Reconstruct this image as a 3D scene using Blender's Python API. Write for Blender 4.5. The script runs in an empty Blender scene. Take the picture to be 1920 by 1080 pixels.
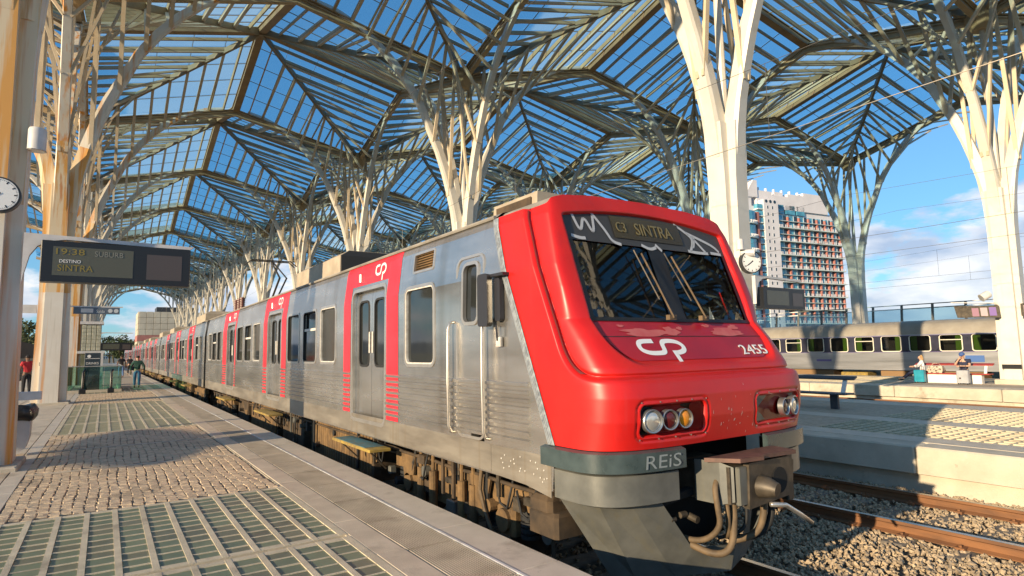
import bpy, math, random
from mathutils import Vector, Matrix, Quaternion
random.seed(7)
R = math.radians
sc = bpy.context.scene
COL = sc.collection

# ------------------------------------------------------------------ camera
CAM_H = 1.62
cam_d = bpy.data.cameras.new('camera'); cam = bpy.data.objects.new('camera', cam_d); COL.objects.link(cam)
cam_d.sensor_width = 36.0; cam_d.lens = 36.0 * 1118.44 / 1920.0; cam_d.clip_start = 0.05; cam_d.clip_end = 6000
_yaw, _pit, _rol = R(34.2625), R(5.9613), R(-1.0431)
_f = Vector((math.sin(_yaw)*math.cos(_pit), math.cos(_yaw)*math.cos(_pit), math.sin(_pit)))
_r = Vector((math.cos(_yaw), -math.sin(_yaw), 0)); _u = _r.cross(_f)
_r2 = _r*math.cos(_rol) + _u*math.sin(_rol); _u2 = -_r*math.sin(_rol) + _u*math.cos(_rol)
cam.matrix_world = Matrix(((_r2.x, _u2.x, -_f.x, 0), (_r2.y, _u2.y, -_f.y, 0), (_r2.z, _u2.z, -_f.z, CAM_H), (0, 0, 0, 1)))
sc.camera = cam

# ------------------------------------------------------------------ sky and sun
SUN_EL = R(12.5); SUN_A = 0.20                    # light travels towards (1, SUN_A) on the ground
_to = Vector((-1, -SUN_A, 0)).normalized()
w = bpy.data.worlds.new('World'); sc.world = w; w.use_nodes = True
nt = w.node_tree; nt.nodes.clear()
def N(t, typ, **kw):
    n = t.nodes.new(typ)
    for k, v in kw.items(): setattr(n, k, v)
    return n
wo = N(nt, 'ShaderNodeOutputWorld'); bg = N(nt, 'ShaderNodeBackground'); bg.inputs['Strength'].default_value = 0.11
sky = N(nt, 'ShaderNodeTexSky', sky_type='NISHITA', sun_disc=False)
sky.sun_elevation = SUN_EL; sky.sun_rotation = math.atan2(_to.x, _to.y)
sky.air_density = 1.0; sky.dust_density = 0.25; sky.ozone_density = 2.5; sky.altitude = 20
# cumulus banks in the lower sky, the same all the way round the horizon
tc = N(nt, 'ShaderNodeTexCoord'); sx = N(nt, 'ShaderNodeSeparateXYZ')
nt.links.new(tc.outputs['Generated'], sx.inputs[0])
mp = N(nt, 'ShaderNodeMapping'); mp.inputs['Scale'].default_value = (1, 1, 2.6); mp.inputs['Location'].default_value = (0.35, 0.12, 0.0)
nt.links.new(tc.outputs['Generated'], mp.inputs[0])
no = N(nt, 'ShaderNodeTexNoise'); no.inputs['Scale'].default_value = 5.2; no.inputs['Detail'].default_value = 9; no.inputs['Roughness'].default_value = 0.57
nt.links.new(mp.outputs[0], no.inputs['Vector'])
band = N(nt, 'ShaderNodeMapRange'); band.inputs['From Min'].default_value = 0.14; band.inputs['From Max'].default_value = 0.36
band.inputs['To Min'].default_value = 0.13; band.inputs['To Max'].default_value = -0.28
nt.links.new(sx.outputs['Z'], band.inputs['Value'])
addn = N(nt, 'ShaderNodeMath', operation='ADD'); nt.links.new(no.outputs['Fac'], addn.inputs[0]); nt.links.new(band.outputs[0], addn.inputs[1])
cr = N(nt, 'ShaderNodeValToRGB'); cr.color_ramp.elements[0].position = 0.54; cr.color_ramp.elements[1].position = 0.62
nt.links.new(addn.outputs[0], cr.inputs[0])
cm = N(nt, 'ShaderNodeMath', operation='MULTIPLY'); cm.inputs[1].default_value = 0.85; nt.links.new(cr.outputs[0], cm.inputs[0])
n2 = N(nt, 'ShaderNodeTexNoise'); n2.inputs['Scale'].default_value = 9; n2.inputs['Detail'].default_value = 6; nt.links.new(mp.outputs[0], n2.inputs['Vector'])
ccol = N(nt, 'ShaderNodeValToRGB'); ccol.color_ramp.elements[0].color = (3.0, 3.5, 4.6, 1); ccol.color_ramp.elements[1].color = (6.6, 6.4, 6.4, 1)
ccol.color_ramp.elements[0].position = 0.38; ccol.color_ramp.elements[1].position = 0.62
nt.links.new(n2.outputs['Fac'], ccol.inputs[0])
tint = N(nt, 'ShaderNodeMixRGB', blend_type='MULTIPLY'); tint.inputs[0].default_value = 1; tint.inputs[2].default_value = (0.90, 1.58, 2.15, 1)
gam = N(nt, 'ShaderNodeGamma'); gam.inputs[1].default_value = 0.62
nt.links.new(sky.outputs[0], gam.inputs[0]); nt.links.new(gam.outputs[0], tint.inputs[1])
mx = N(nt, 'ShaderNodeMixRGB'); nt.links.new(cm.outputs[0], mx.inputs[0]); nt.links.new(tint.outputs[0], mx.inputs[1]); nt.links.new(ccol.outputs[0], mx.inputs[2])
nt.links.new(mx.outputs[0], bg.inputs[0]); nt.links.new(bg.outputs[0], wo.inputs[0])

sd = bpy.data.lights.new('sun', 'SUN'); sd.energy = 5.0; sd.angle = R(0.55); sd.color = (1.0, 0.79, 0.52)
so = bpy.data.objects.new('sun', sd); COL.objects.link(so)
_d = Vector((_to.x*math.cos(SUN_EL), _to.y*math.cos(SUN_EL), math.sin(SUN_EL)))
so.rotation_euler = _d.to_track_quat('Z', 'Y').to_euler(); so.location = (-30, -5, 12)

sc.view_settings.view_transform = 'Standard'; sc.view_settings.look = 'None'; sc.view_settings.gamma = 1; sc.view_settings.use_curve_mapping = False
sc.view_settings.exposure = 0.60
sc.render.engine = 'CYCLES'
sc.cycles.transparent_max_bounces = 24; sc.cycles.max_bounces = 8; sc.cycles.diffuse_bounces = 3; sc.cycles.glossy_bounces = 3
sc.cycles.transmission_bounces = 4; sc.cycles.use_denoising = True; sc.cycles.caustics_reflective = False; sc.cycles.caustics_refractive = False

# ------------------------------------------------------------------ materials
MATS = {}
def mat(name, c1, c2=None, scale=4.0, rough=0.6, metal=0.0, bump=0.0, bscale=40.0, stretch=(1, 1, 1), detail=5, lo=0.35, hi=0.65, rvar=0.12,
        streak=None, spec=0.5, coat=0.0, extra=None, stain=None):
    """Principled surface: two colours mixed by noise, roughness variation, optional bump and vertical streaks (colour, amount, scale)."""
    if name in MATS: return MATS[name]
    m = bpy.data.materials.new(name); m.use_nodes = True; t = m.node_tree; b = t.nodes['Principled BSDF']
    g = N(t, 'ShaderNodeTexCoord'); mp = N(t, 'ShaderNodeMapping'); mp.inputs['Scale'].default_value = stretch
    oi = N(t, 'ShaderNodeObjectInfo'); ad = N(t, 'ShaderNodeVectorMath', operation='ADD')
    geo = N(t, 'ShaderNodeNewGeometry')
    t.links.new(geo.outputs['Position'], mp.inputs[0])
    n = N(t, 'ShaderNodeTexNoise'); n.inputs['Scale'].default_value = scale; n.inputs['Detail'].default_value = detail; n.inputs['Roughness'].default_value = 0.6
    t.links.new(mp.outputs[0], n.inputs['Vector'])
    r = N(t, 'ShaderNodeValToRGB'); r.color_ramp.elements[0].position = lo; r.color_ramp.elements[1].position = hi
    c2 = c2 or tuple(0.8*x for x in c1)
    r.color_ramp.elements[0].color = (*c2, 1); r.color_ramp.elements[1].color = (*c1, 1)
    t.links.new(n.outputs['Fac'], r.inputs[0]); col = r.outputs[0]
    if streak:
        for sc_, am, ssc, thr in (streak if isinstance(streak, list) else [streak]):
            m2 = N(t, 'ShaderNodeMapping'); m2.inputs['Scale'].default_value = (ssc, ssc, ssc*0.045); t.links.new(geo.outputs['Position'], m2.inputs[0])
            n2 = N(t, 'ShaderNodeTexNoise'); n2.inputs['Scale'].default_value = 1.0; n2.inputs['Detail'].default_value = 4; t.links.new(m2.outputs[0], n2.inputs['Vector'])
            r2 = N(t, 'ShaderNodeValToRGB'); r2.color_ramp.elements[0].position = thr; r2.color_ramp.elements[1].position = thr+0.13
            r2.color_ramp.elements[1].color = (am, am, am, 1); t.links.new(n2.outputs['Fac'], r2.inputs[0])
            mxx = N(t, 'ShaderNodeMixRGB'); mxx.inputs[2].default_value = (*sc_, 1); t.links.new(r2.outputs[0], mxx.inputs[0]); t.links.new(col, mxx.inputs[1]); col = mxx.outputs[0]
    for sc_, am, ssc, thr in (stain or []):
        n2 = N(t, 'ShaderNodeTexNoise'); n2.inputs['Scale'].default_value = ssc; n2.inputs['Detail'].default_value = 7; n2.inputs['Roughness'].default_value = 0.65; t.links.new(geo.outputs['Position'], n2.inputs['Vector'])
        r2 = N(t, 'ShaderNodeValToRGB'); r2.color_ramp.elements[0].position = thr; r2.color_ramp.elements[1].position = thr+0.10
        r2.color_ramp.elements[1].color = (am, am, am, 1); t.links.new(n2.outputs['Fac'], r2.inputs[0])
        mxx = N(t, 'ShaderNodeMixRGB'); mxx.inputs[2].default_value = (*sc_, 1); t.links.new(r2.outputs[0], mxx.inputs[0]); t.links.new(col, mxx.inputs[1]); col = mxx.outputs[0]
    t.links.new(col, b.inputs['Base Color'])
    rr = N(t, 'ShaderNodeMapRange'); rr.inputs['To Min'].default_value = max(0.02, rough-rvar); rr.inputs['To Max'].default_value = min(1, rough+rvar)
    t.links.new(n.outputs['Fac'], rr.inputs['Value']); t.links.new(rr.outputs[0], b.inputs['Roughness'])
    b.inputs['Metallic'].default_value = metal; b.inputs['Specular IOR Level'].default_value = spec
    if coat: b.inputs['Coat Weight'].default_value = coat; b.inputs['Coat Roughness'].default_value = 0.12
    if bump:
        n3 = N(t, 'ShaderNodeTexNoise'); n3.inputs['Scale'].default_value = bscale; n3.inputs['Detail'].default_value = 4; t.links.new(geo.outputs['Position'], n3.inputs['Vector'])
        bp = N(t, 'ShaderNodeBump'); bp.inputs['Strength'].default_value = bump; bp.inputs['Distance'].default_value = 0.02
        t.links.new(n3.outputs['Fac'], bp.inputs['Height']); t.links.new(bp.outputs[0], b.inputs['Normal'])
    if extra: extra(t, b, geo)
    MATS[name] = m; return m

def simple(name, col, rough=0.5, metal=0.0, emit=None, es=1.0, spec=0.5):
    if name in MATS: return MATS[name]
    m = bpy.data.materials.new(name); m.use_nodes = True; b = m.node_tree.nodes['Principled BSDF']
    b.inputs['Base Color'].default_value = (*col, 1); b.inputs['Roughness'].default_value = rough; b.inputs['Metallic'].default_value = metal
    b.inputs['Specular IOR Level'].default_value = spec
    if emit: b.inputs['Emission Color'].default_value = (*emit, 1); b.inputs['Emission Strength'].default_value = es
    MATS[name] = m; return m

def roof_glass(name, tintc, haze, hazec=(0.80, 0.88, 0.82)):
    m = bpy.data.materials.new(name); m.use_nodes = True; t = m.node_tree; t.nodes.clear()
    o = N(t, 'ShaderNodeOutputMaterial'); tr = N(t, 'ShaderNodeBsdfTransparent'); tr.inputs[0].default_value = (*tintc, 1)
    tl = N(t, 'ShaderNodeBsdfTranslucent'); tl.inputs[0].default_value = (*hazec, 1)
    geo = N(t, 'ShaderNodeNewGeometry'); n = N(t, 'ShaderNodeTexNoise'); n.inputs['Scale'].default_value = 0.5; n.inputs['Detail'].default_value = 6
    t.links.new(geo.outputs['Position'], n.inputs['Vector'])
    mr = N(t, 'ShaderNodeMapRange'); mr.inputs['To Min'].default_value = haze*0.8; mr.inputs['To Max'].default_value = haze*1.3
    t.links.new(n.outputs['Fac'], mr.inputs['Value'])
    mx = N(t, 'ShaderNodeMixShader'); t.links.new(mr.outputs[0], mx.inputs[0]); t.links.new(tr.outputs[0], mx.inputs[1]); t.links.new(tl.outputs[0], mx.inputs[2])
    t.links.new(mx.outputs[0], o.inputs[0]); MATS[name] = m; return m

def clear_glass(name, tintc=(0.8, 0.9, 0.88), gloss=0.12, rough=0.03):
    m = bpy.data.materials.new(name); m.use_nodes = True; t = m.node_tree; t.nodes.clear()
    o = N(t, 'ShaderNodeOutputMaterial'); tr = N(t, 'ShaderNodeBsdfTransparent'); tr.inputs[0].default_value = (*tintc, 1)
    gl = N(t, 'ShaderNodeBsdfGlossy'); gl.inputs['Roughness'].default_value = rough
    fr = N(t, 'ShaderNodeFresnel'); fr.inputs[0].default_value = 1.45
    ad = N(t, 'ShaderNodeMath', operation='ADD'); ad.inputs[1].default_value = gloss; t.links.new(fr.outputs[0], ad.inputs[0]); ad.use_clamp = True
    mx = N(t, 'ShaderNodeMixShader'); t.links.new(ad.outputs[0], mx.inputs[0]); t.links.new(tr.outputs[0], mx.inputs[1]); t.links.new(gl.outputs[0], mx.inputs[2])
    t.links.new(mx.outputs[0], o.inputs[0]); MATS[name] = m; return m

# ------------------------------------------------------------------ mesh helpers
V = Vector
class MB:
    def __init__(s): s.v = []; s.f = []
    def add(s, vs, fs):
        o = len(s.v); s.v += [tuple(p) for p in vs]; s.f += [tuple(i+o for i in f) for f in fs]; return s
    def box(s, x0, x1, y0, y1, z0, z1):
        return s.add([(x0,y0,z0),(x1,y0,z0),(x1,y1,z0),(x0,y1,z0),(x0,y0,z1),(x1,y0,z1),(x1,y1,z1),(x0,y1,z1)],
                     [(0,3,2,1),(4,5,6,7),(0,1,5,4),(1,2,6,5),(2,3,7,6),(3,0,4,7)])
    def bbox(s, x0, x1, y0, y1, z0, z1, b):
        """box with chamfered vertical and top edges"""
        p = [(x0+b,y0),(x1-b,y0),(x1,y0+b),(x1,y1-b),(x1-b,y1),(x0+b,y1),(x0,y1-b),(x0,y0+b)]
        q = [(x0+2*b,y0+b),(x1-2*b,y0+b),(x1-b,y0+2*b),(x1-b,y1-2*b),(x1-2*b,y1-b),(x0+2*b,y1-b),(x0+b,y1-2*b),(x0+b,y0+2*b)]
        return s.loft([[(a,c,z0) for a,c in p], [(a,c,z1-b) for a,c in p], [(a,c,z1) for a,c in q]])
    def beam(s, p, q, w, h, up=(0,0,1)):
        p = V(p); q = V(q); d = (q-p).normalized(); u = V(up)
        if abs(d.dot(u.normalized())) > 0.995: u = V((1,0,0))
        sd_ = d.cross(u).normalized(); u = sd_.cross(d).normalized(); a = sd_*(w/2); b = u*(h/2)
        return s.add([p-a-b,p+a-b,p+a+b,p-a+b,q-a-b,q+a-b,q+a+b,q-a+b], [(0,1,2,3),(7,6,5,4),(0,4,5,1),(1,5,6,2),(2,6,7,3),(3,7,4,0)])
    def loft(s, rings, cap=True, closed=True):
        n = len(rings[0]); o = len(s.v)
        for r in rings: s.v += [tuple(p) for p in r]
        m = n if closed else n-1
        for k in range(len(rings)-1):
            for i in range(m):
                j = (i+1) % n; s.f.append((o+k*n+i, o+k*n+j, o+(k+1)*n+j, o+(k+1)*n+i))
        if cap and closed:
            s.f.append(tuple(o+i for i in reversed(range(n)))); s.f.append(tuple(o+(len(rings)-1)*n+i for i in range(n)))
        return s
    def tube(s, pts, r, n=8, cap=True):
        pts = [V(p) for p in pts]; rings = []; u = None
        for i, p in enumerate(pts):
            d = (pts[min(i+1,len(pts)-1)] - pts[max(i-1,0)]).normalized()
            if u is None:
                u = d.cross(V((0,0,1)))
                if u.length < 1e-3: u = V((1,0,0))
            u = (u - d*u.dot(d)).normalized(); w_ = d.cross(u); rr = r[i] if isinstance(r, (list, tuple)) else r
            rings.append([p + (u*math.cos(2*math.pi*k/n) + w_*math.sin(2*math.pi*k/n))*rr for k in range(n)])
        return s.loft(rings, cap)
    def cyl(s, p, q, r, n=16): return s.tube([p, q], r, n)
    def prism(s, poly, off):
        """extrude a planar polygon (list of 3-D points) by vector off"""
        n = len(poly); off = V(off); a = [V(p) for p in poly]; o = len(s.v)
        s.v += [tuple(p) for p in a] + [tuple(p+off) for p in a]
        s.f.append(tuple(o+i for i in range(n))); s.f.append(tuple(o+n+i for i in reversed(range(n))))
        for i in range(n): j = (i+1) % n; s.f.append((o+j, o+i, o+n+i, o+n+j))
        return s
    def quad(s, *p): return s.add(p, [tuple(range(len(p)))])
    def mesh(s, name, m, org=(0,0,0), smooth=False, fix=True):
        me = bpy.data.meshes.new(name); ox, oy, oz = org
        me.from_pydata([(x-ox,y-oy,z-oz) for x,y,z in s.v], [], s.f)
        if fix:
            import bmesh
            bm = bmesh.new(); bm.from_mesh(me); bmesh.ops.recalc_face_normals(bm, faces=bm.faces); bm.to_mesh(me); bm.free()
        if m: me.materials.append(MATS[m] if isinstance(m, str) else m)
        if smooth: me.polygons.foreach_set('use_smooth', [True]*len(me.polygons))
        me.update(); return me

ORG = {}
def obj(name, me, parent=None, loc=(0,0,0)):
    o = bpy.data.objects.new(name, me); COL.objects.link(o); o.location = loc
    if parent: o.parent = parent
    return o
def tag(o, label=None, cat=None, group=None, kind=None):
    if label: o['label'] = label
    if cat: o['category'] = cat
    if group: o['group'] = group
    if kind: o['kind'] = kind
    return o
def thing(name, label, cat, loc=(0,0,0), group=None):
    o = bpy.data.objects.new(name, None); COL.objects.link(o); o.location = loc; o.empty_display_size = 0.2; ORG[o.name] = V(loc)
    return tag(o, label, cat, group)
def part(name, mb, m, parent, smooth=False, kind=None, label=None, fix=True, angle=None):
    """mesh given in world coordinates, made a child of parent (whose world origin is known)"""
    og = ORG.get(parent.name, V((0,0,0))) if parent else V((0,0,0))
    o = obj(name, mb.mesh(name, m, og, smooth, fix), parent); ORG[o.name] = og
    if smooth and angle: shade_by_angle(o.data, angle)
    return tag(o, label, None, None, kind)
def shade_by_angle(me, ang):
    import bmesh
    bm = bmesh.new(); bm.from_mesh(me)
    for e in bm.edges:
        if len(e.link_faces) == 2 and e.calc_face_angle(0) > ang: e.smooth = False
    bm.to_mesh(me); bm.free()
def single(name, mb, m, label, cat, group=None, smooth=False, base=None, angle=None):
    """a thing that is one mesh: object origin at base"""
    b = base or (0,0,0); o = obj(name, mb.mesh(name, m, b, smooth), None, b); ORG[o.name] = V(b)
    if smooth and angle: shade_by_angle(o.data, angle)
    return tag(o, label, cat, group)
def struct(name, mb, m, smooth=False, parent=None, fix=True):
    o = obj(name, mb.mesh(name, m, (0,0,0), smooth, fix), parent); ORG[o.name] = V((0,0,0))
    if not parent: o['kind'] = 'structure'
    return o
def copy_tree(o, parent=None, loc=None):
    c = o.copy(); COL.objects.link(c); c.parent = parent
    if loc is not None: c.location = loc
    for ch in list(o.children): copy_tree(ch, c)
    return c
def lerp(a, b, t): return a + (b-a)*t
def interp(tab, x, k=1):
    for a, b in zip(tab, tab[1:]):
        if x <= b[0]:
            t = 0 if b[0] == a[0] else (x-a[0])/(b[0]-a[0]); return a[k] + (b[k]-a[k])*max(0, t)
    return tab[-1][k]
def smooth01(x): x = max(0., min(1., x)); return x*x*(3-2*x)
# shared materials
RUST = (0.55, 0.20, 0.04)
mat('cream_paint', (0.68, 0.65, 0.58), (0.62, 0.58, 0.50), scale=1.3, rough=0.42, streak=[(RUST, 0.5, 3.0, 0.66), ((0.5, 0.44, 0.34), 0.25, 6.0, 0.60)])
mat('rusty_paint', (0.74, 0.70, 0.62), (0.68, 0.63, 0.54), scale=1.3, rough=0.45, streak=[((0.74, 0.46, 0.17), 0.5, 1.6, 0.54), ((0.70, 0.27, 0.03), 1.0, 4.2, 0.53), ((0.45, 0.4, 0.3), 0.35, 14.0, 0.58)])
mat('rust_face', (0.72, 0.36, 0.09), (0.74, 0.60, 0.40), scale=1.0, rough=0.55, stretch=(5, 5, .3), lo=.47, hi=.60, streak=((0.52, 0.17, 0.02), 0.8, 9.0, 0.54))
mat('strut_cream', (0.62, 0.52, 0.38), (0.52, 0.43, 0.30), scale=1.3, rough=0.45)
mat('steel_beige', (0.50, 0.37, 0.21), (0.39, 0.28, 0.15), scale=1.1, rough=0.55, streak=((0.24, 0.17, 0.09), 0.4, 2.0, 0.60))
mat('steel_dark', (0.30, 0.23, 0.14), (0.22, 0.17, 0.10), scale=2, rough=0.6)
mat('ridge_brown', (0.36, 0.24, 0.12), (0.27, 0.17, 0.085), scale=1.5, rough=0.6)
roof_glass('roof_glass', (0.73, 0.89, 0.96), 0.15)
mat('concrete', (0.60, 0.53, 0.42), (0.46, 0.41, 0.32), scale=1.6, rough=0.8, bump=0.25, bscale=60, detail=8, stain=[((0.22, 0.18, 0.13), 0.55, 1.1, 0.56), ((0.12, 0.10, 0.08), 0.6, 9.0, 0.66), ((0.66, 0.62, 0.54), 0.5, 5.0, 0.64)])
mat('coping_stone', (0.62, 0.54, 0.43), (0.52, 0.45, 0.355), scale=2.2, rough=0.65, bump=0.15, bscale=90, detail=8, stain=[((0.22, 0.18, 0.13), 0.55, 1.1, 0.56), ((0.12, 0.10, 0.08), 0.6, 9.0, 0.66), ((0.66, 0.62, 0.54), 0.5, 5.0, 0.64)])
mat('slab_stone', (0.62, 0.52, 0.385), (0.50, 0.415, 0.305), scale=2.5, rough=0.7, bump=0.15, bscale=90, detail=8, stain=[((0.22, 0.18, 0.13), 0.55, 1.1, 0.56), ((0.12, 0.10, 0.08), 0.6, 9.0, 0.66), ((0.66, 0.62, 0.54), 0.5, 5.0, 0.64)])
mat('ribbed_metal', (0.46, 0.39, 0.30), (0.33, 0.28, 0.21), scale=3, rough=0.6, bump=0.1, bscale=120, stain=[((0.22, 0.18, 0.13), 0.55, 1.1, 0.56), ((0.12, 0.10, 0.08), 0.6, 9.0, 0.66), ((0.66, 0.62, 0.54), 0.5, 5.0, 0.64)])
mat('grout', (0.20, 0.165, 0.125), (0.12, 0.10, 0.075), scale=6, rough=0.9)
mat('cobble', (0.68, 0.52, 0.34), (0.48, 0.36, 0.235), scale=7, rough=0.75, bump=0.3, bscale=70, detail=6, stain=[((0.24, 0.19, 0.13), 0.6, 0.9, 0.55), ((0.14, 0.11, 0.08), 0.6, 6.0, 0.64)])
mat('frame_concrete', (0.64, 0.55, 0.39), (0.50, 0.43, 0.30), scale=4, rough=0.75, bump=0.2, bscale=80, stain=[((0.22, 0.18, 0.13), 0.55, 1.1, 0.56), ((0.12, 0.10, 0.08), 0.6, 9.0, 0.66), ((0.66, 0.62, 0.54), 0.5, 5.0, 0.64)])
mat('floor_glass', (0.20, 0.23, 0.14), (0.13, 0.165, 0.105), scale=2.2, rough=0.42, spec=0.3, bump=0.05, bscale=30, rvar=0.15)
mat('floor_glass_brown', (0.20, 0.20, 0.13), (0.13, 0.14, 0.09), scale=2.2, rough=0.42, spec=0.3, bump=0.05, bscale=30, rvar=0.15)
mat('ballast', (0.52, 0.40, 0.26), (0.26, 0.20, 0.135), scale=14, rough=0.9, detail=3, bump=0.4, bscale=30)
mat('ballast_bed', (0.16, 0.135, 0.10), (0.08, 0.07, 0.05), scale=12, rough=0.95, bump=0.8, bscale=25)
mat('ground', (0.20, 0.18, 0.14), (0.11, 0.12, 0.07), scale=0.05, rough=0.95)
mat('rail_rust', (0.26, 0.115, 0.045), (0.14, 0.065, 0.03), scale=8, rough=0.75, stretch=(1, 0.2, 1))
mat('rail_top', (0.55, 0.52, 0.48), (0.42, 0.38, 0.33), scale=10, rough=0.3, metal=0.9)
mat('sleeper', (0.22, 0.19, 0.15), (0.13, 0.11, 0.09), scale=5, rough=0.9)
simple('black', (0.012, 0.012, 0.013), 0.35); simple('dark_grey', (0.045, 0.045, 0.045), 0.5); simple('white_paint', (0.78, 0.76, 0.72), 0.4)
# ------------------------------------------------------------------ canopy: steel trees on a regular grid
TW, TL, TSK = 16.3, 15.4, -1.6
ROWX = [-1.6, 14.7, 31.0, 47.3]; ROWY = [12.0, 10.4, 8.8, 7.2]
ZT, ZM, ZC = 16.0, 18.1, 20.0
ARM = [(7.0, .50, .44, .50), (7.8, .57, .50, .46), (8.6, .68, .44, .42), (9.5, .88, .42, .39), (10.4, 1.12, .40, .37), (11.5, 1.48, .38, .35), (12.6, 1.95, .35, .33),
       (13.6, 2.36, .32, .30), (14.6, 3.0, .34, .29), (15.5, 3.7, .33, .28), (16.3, 4.5, .31, .27), (17.0, 5.45, .28, .26), (17.5, 6.5, .24, .25), (17.78, 7.5, .18, .23)]  # z, r, depth, width
def tM(d):
    return {'+x': V((TW/2, TSK/2, ZM)), '-x': V((-TW/2, -TSK/2, ZM)), '+y': V((0, TL/2, ZM)), '-y': V((0, -TL/2, ZM))}[d]
def tC(sx_, sy_): return V((sx_*TW/2, sx_*TSK/2 + sy_*TL/2, ZC))
TT = V((0, 0, ZT))
OCT = []
for d, s_ in (('+x', 1), ('+x', -1), ('-x', 1), ('-x', -1), ('+y', 1), ('+y', -1), ('-y', 1), ('-y', -1)):
    C_ = tC(1 if d == '+x' else -1, s_) if 'x' in d else tC(s_, 1 if d == '+y' else -1)
    OCT.append((d, s_, tM(d), C_))
def arm_pt(z=None, r=None):
    tab = [(a[1], a[0]) for a in ARM]
    return interp(tab, r)
TREE = []       # (part name, mesh, kind of part, direction, detail flag)
def _tp(name, mb, m, tagd, smooth=False, angle=None):
    me = mb.mesh(name, m, (0,0,0), smooth)
    if smooth and angle: shade_by_angle(me, angle)
    TREE.append((name, me, tagd))
# trunk: a cross of four fins
def cross(z, rad, hw):
    p = [(hw,hw),(hw,rad),(-hw,rad),(-hw,hw),(-rad,hw),(-rad,-hw),(-hw,-hw),(-hw,-rad),(hw,-rad),(hw,-hw),(rad,-hw),(rad,hw)]
    return [(x,y,z) for x,y in p]
mb = MB().loft([cross(-0.15,.52,.285), cross(1.2,.50,.28), cross(4.0,.455,.265), cross(6.4,.47,.257), cross(7.3,.512,.254), cross(8.0,.535,.247)])
_tp('trunk', mb, 'cream_paint', 'trunk')
mb = MB().bbox(-.62,.62,-.62,.62,-.15,.07,.02); _tp('plinth', mb, 'concrete', 'trunk')
mb = MB().tube([(0,0,7.7),(0,0,12),(0,0,15.95)], [.14,.11,.10], 8); _tp('king_post', mb, 'cream_paint', 'trunk')
for d in ('+x','-x','+y','-y'):
    dv = tM(d); dv = V((dv.x, dv.y, 0)).normalized(); sv = V((-dv.y, dv.x, 0)); rings = []
    for i, (z, r, dep, wid) in enumerate(ARM):
        a = ARM[max(i-1,0)]; b = ARM[min(i+1,len(ARM)-1)]; tz, tr = b[0]-a[0], b[1]-a[1]; l = math.hypot(tz,tr); nr, nz = -tz/l, tr/l
        ro, zo = r, z; ri, zi = r+nr*dep, z+nz*dep
        if z < 7.9: ri, zi = 0.02, z
        hw = wid/2 - .003
        f = lambda rr, zz, hh: V((dv.x*rr, dv.y*rr, zz)) + sv*hh
        rings.append([f(ro,zo,-hw*.8), f(ro,zo,hw*.8), f(lerp(ro,ri,.25),lerp(zo,zi,.25),hw), f(ri,zi,hw*.75), f(ri,zi,-hw*.75), f(lerp(ro,ri,.25),lerp(zo,zi,.25),-hw)])
    _tp('arm', MB().loft(rings), 'cream_paint', 'arm'+d)
    M_ = tM(d); nrm = V((0,0,1)); p0 = lerp(TT, M_, .03)-V((0,0,.30)); p1 = M_-V((0,0,.30))
    b = MB().beam(p0, p1, .22, .07).beam(p0-V((0,0,.13)), p1-V((0,0,.13)), .10, .20).beam(p0-V((0,0,.26)), p1-V((0,0,.26)), .24, .07)
    _tp('valley_beam', b, 'steel_beige', 'valley'+d)
    _tp('gutter', MB().beam(p0+V((0,0,.12)), p1+V((0,0,.12)), .36, .05), 'steel_beige', 'valley'+d)
_tp('hub', MB().tube([(0,0,15.1),(0,0,15.5),(0,0,16.0)], [.35,.55,.6], 10), 'steel_beige', 'trunk')
for sx_ in (1,-1):
    for sy_ in (1,-1):
        C_ = tC(sx_, sy_); dr = V((0,0,-.26))
        b = MB().beam(lerp(TT,C_,.03)+dr, C_+dr, .15, .30)
        _tp('diagonal_rib', b, 'steel_dark', 'diag%+d%+d' % (sx_, sy_))
NR = 10
def P_(M_, C_, a, b): return TT + (M_-TT)*a + (C_-M_)*b
for d, s_, M_, C_ in OCT:
    nrm = (M_-TT).cross(C_-M_).normalized(); nrm = nrm if nrm.z > 0 else -nrm; oc = 'oct'+d+('+' if s_ > 0 else '-')
    for i in range(1, NR):
        t = i/NR; p, q = P_(M_,C_,t,0.02), P_(M_,C_,t,t)
        if i > 0: _tp('rafter', MB().beam(p-nrm*.13, q-nrm*.13, .08, .19, nrm), 'steel_beige', oc+'raft')
    for i in range(1, 9):
        t = i/NR; q = P_(M_,C_,t,t)-V((0,0,.3)); r = (V((M_.x,M_.y,0))*t).length; dv = V((M_.x,M_.y,0)).normalized(); z = arm_pt(r=r)
        sv = V((-dv.y,dv.x,0)); sgn = 1 if sv.dot(C_-M_) > 0 else -1
        p = V((dv.x*r, dv.y*r, z+.12)) + sv*sgn*.10
        _tp('strut', MB().beam(p, q, .095, .145, dv), 'strut_cream', oc+'strut')
    for i in range(1, NR+1):
        a0, a1 = (i-1)/NR+.003, i/NR-.003
        for j in range(5):
            b0, b1 = .2*j+.004, .2*(j+1)-.004
            if b0 >= a1-.01: continue
            poly = [(a0,b0),(a1,b0),(a1,b1),(a0,b1)]; out = []
            for k in range(4):
                A, B = poly[k], poly[(k+1)%4]; da, db = A[0]-A[1], B[0]-B[1]
                if da >= 0: out.append(A)
                if (da >= 0) != (db >= 0):
                    u_ = da/(da-db); out.append((A[0]+(B[0]-A[0])*u_, A[1]+(B[1]-A[1])*u_))
            if len(out) < 3: continue
            pts = [P_(M_,C_,a,b)+nrm*.02 for a,b in out]
            _tp('roof_pane', MB().prism(pts, nrm*.02), 'roof_glass', oc+'pane')
    bars = MB()
    for j in range(1, 5):
        bars.beam(P_(M_,C_,.2*j,.2*j)-nrm*.01, P_(M_,C_,1,.2*j)-nrm*.01, .022, .04, nrm)
    _tp('glazing_bars', bars, 'steel_dark', oc+'bars')
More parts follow.
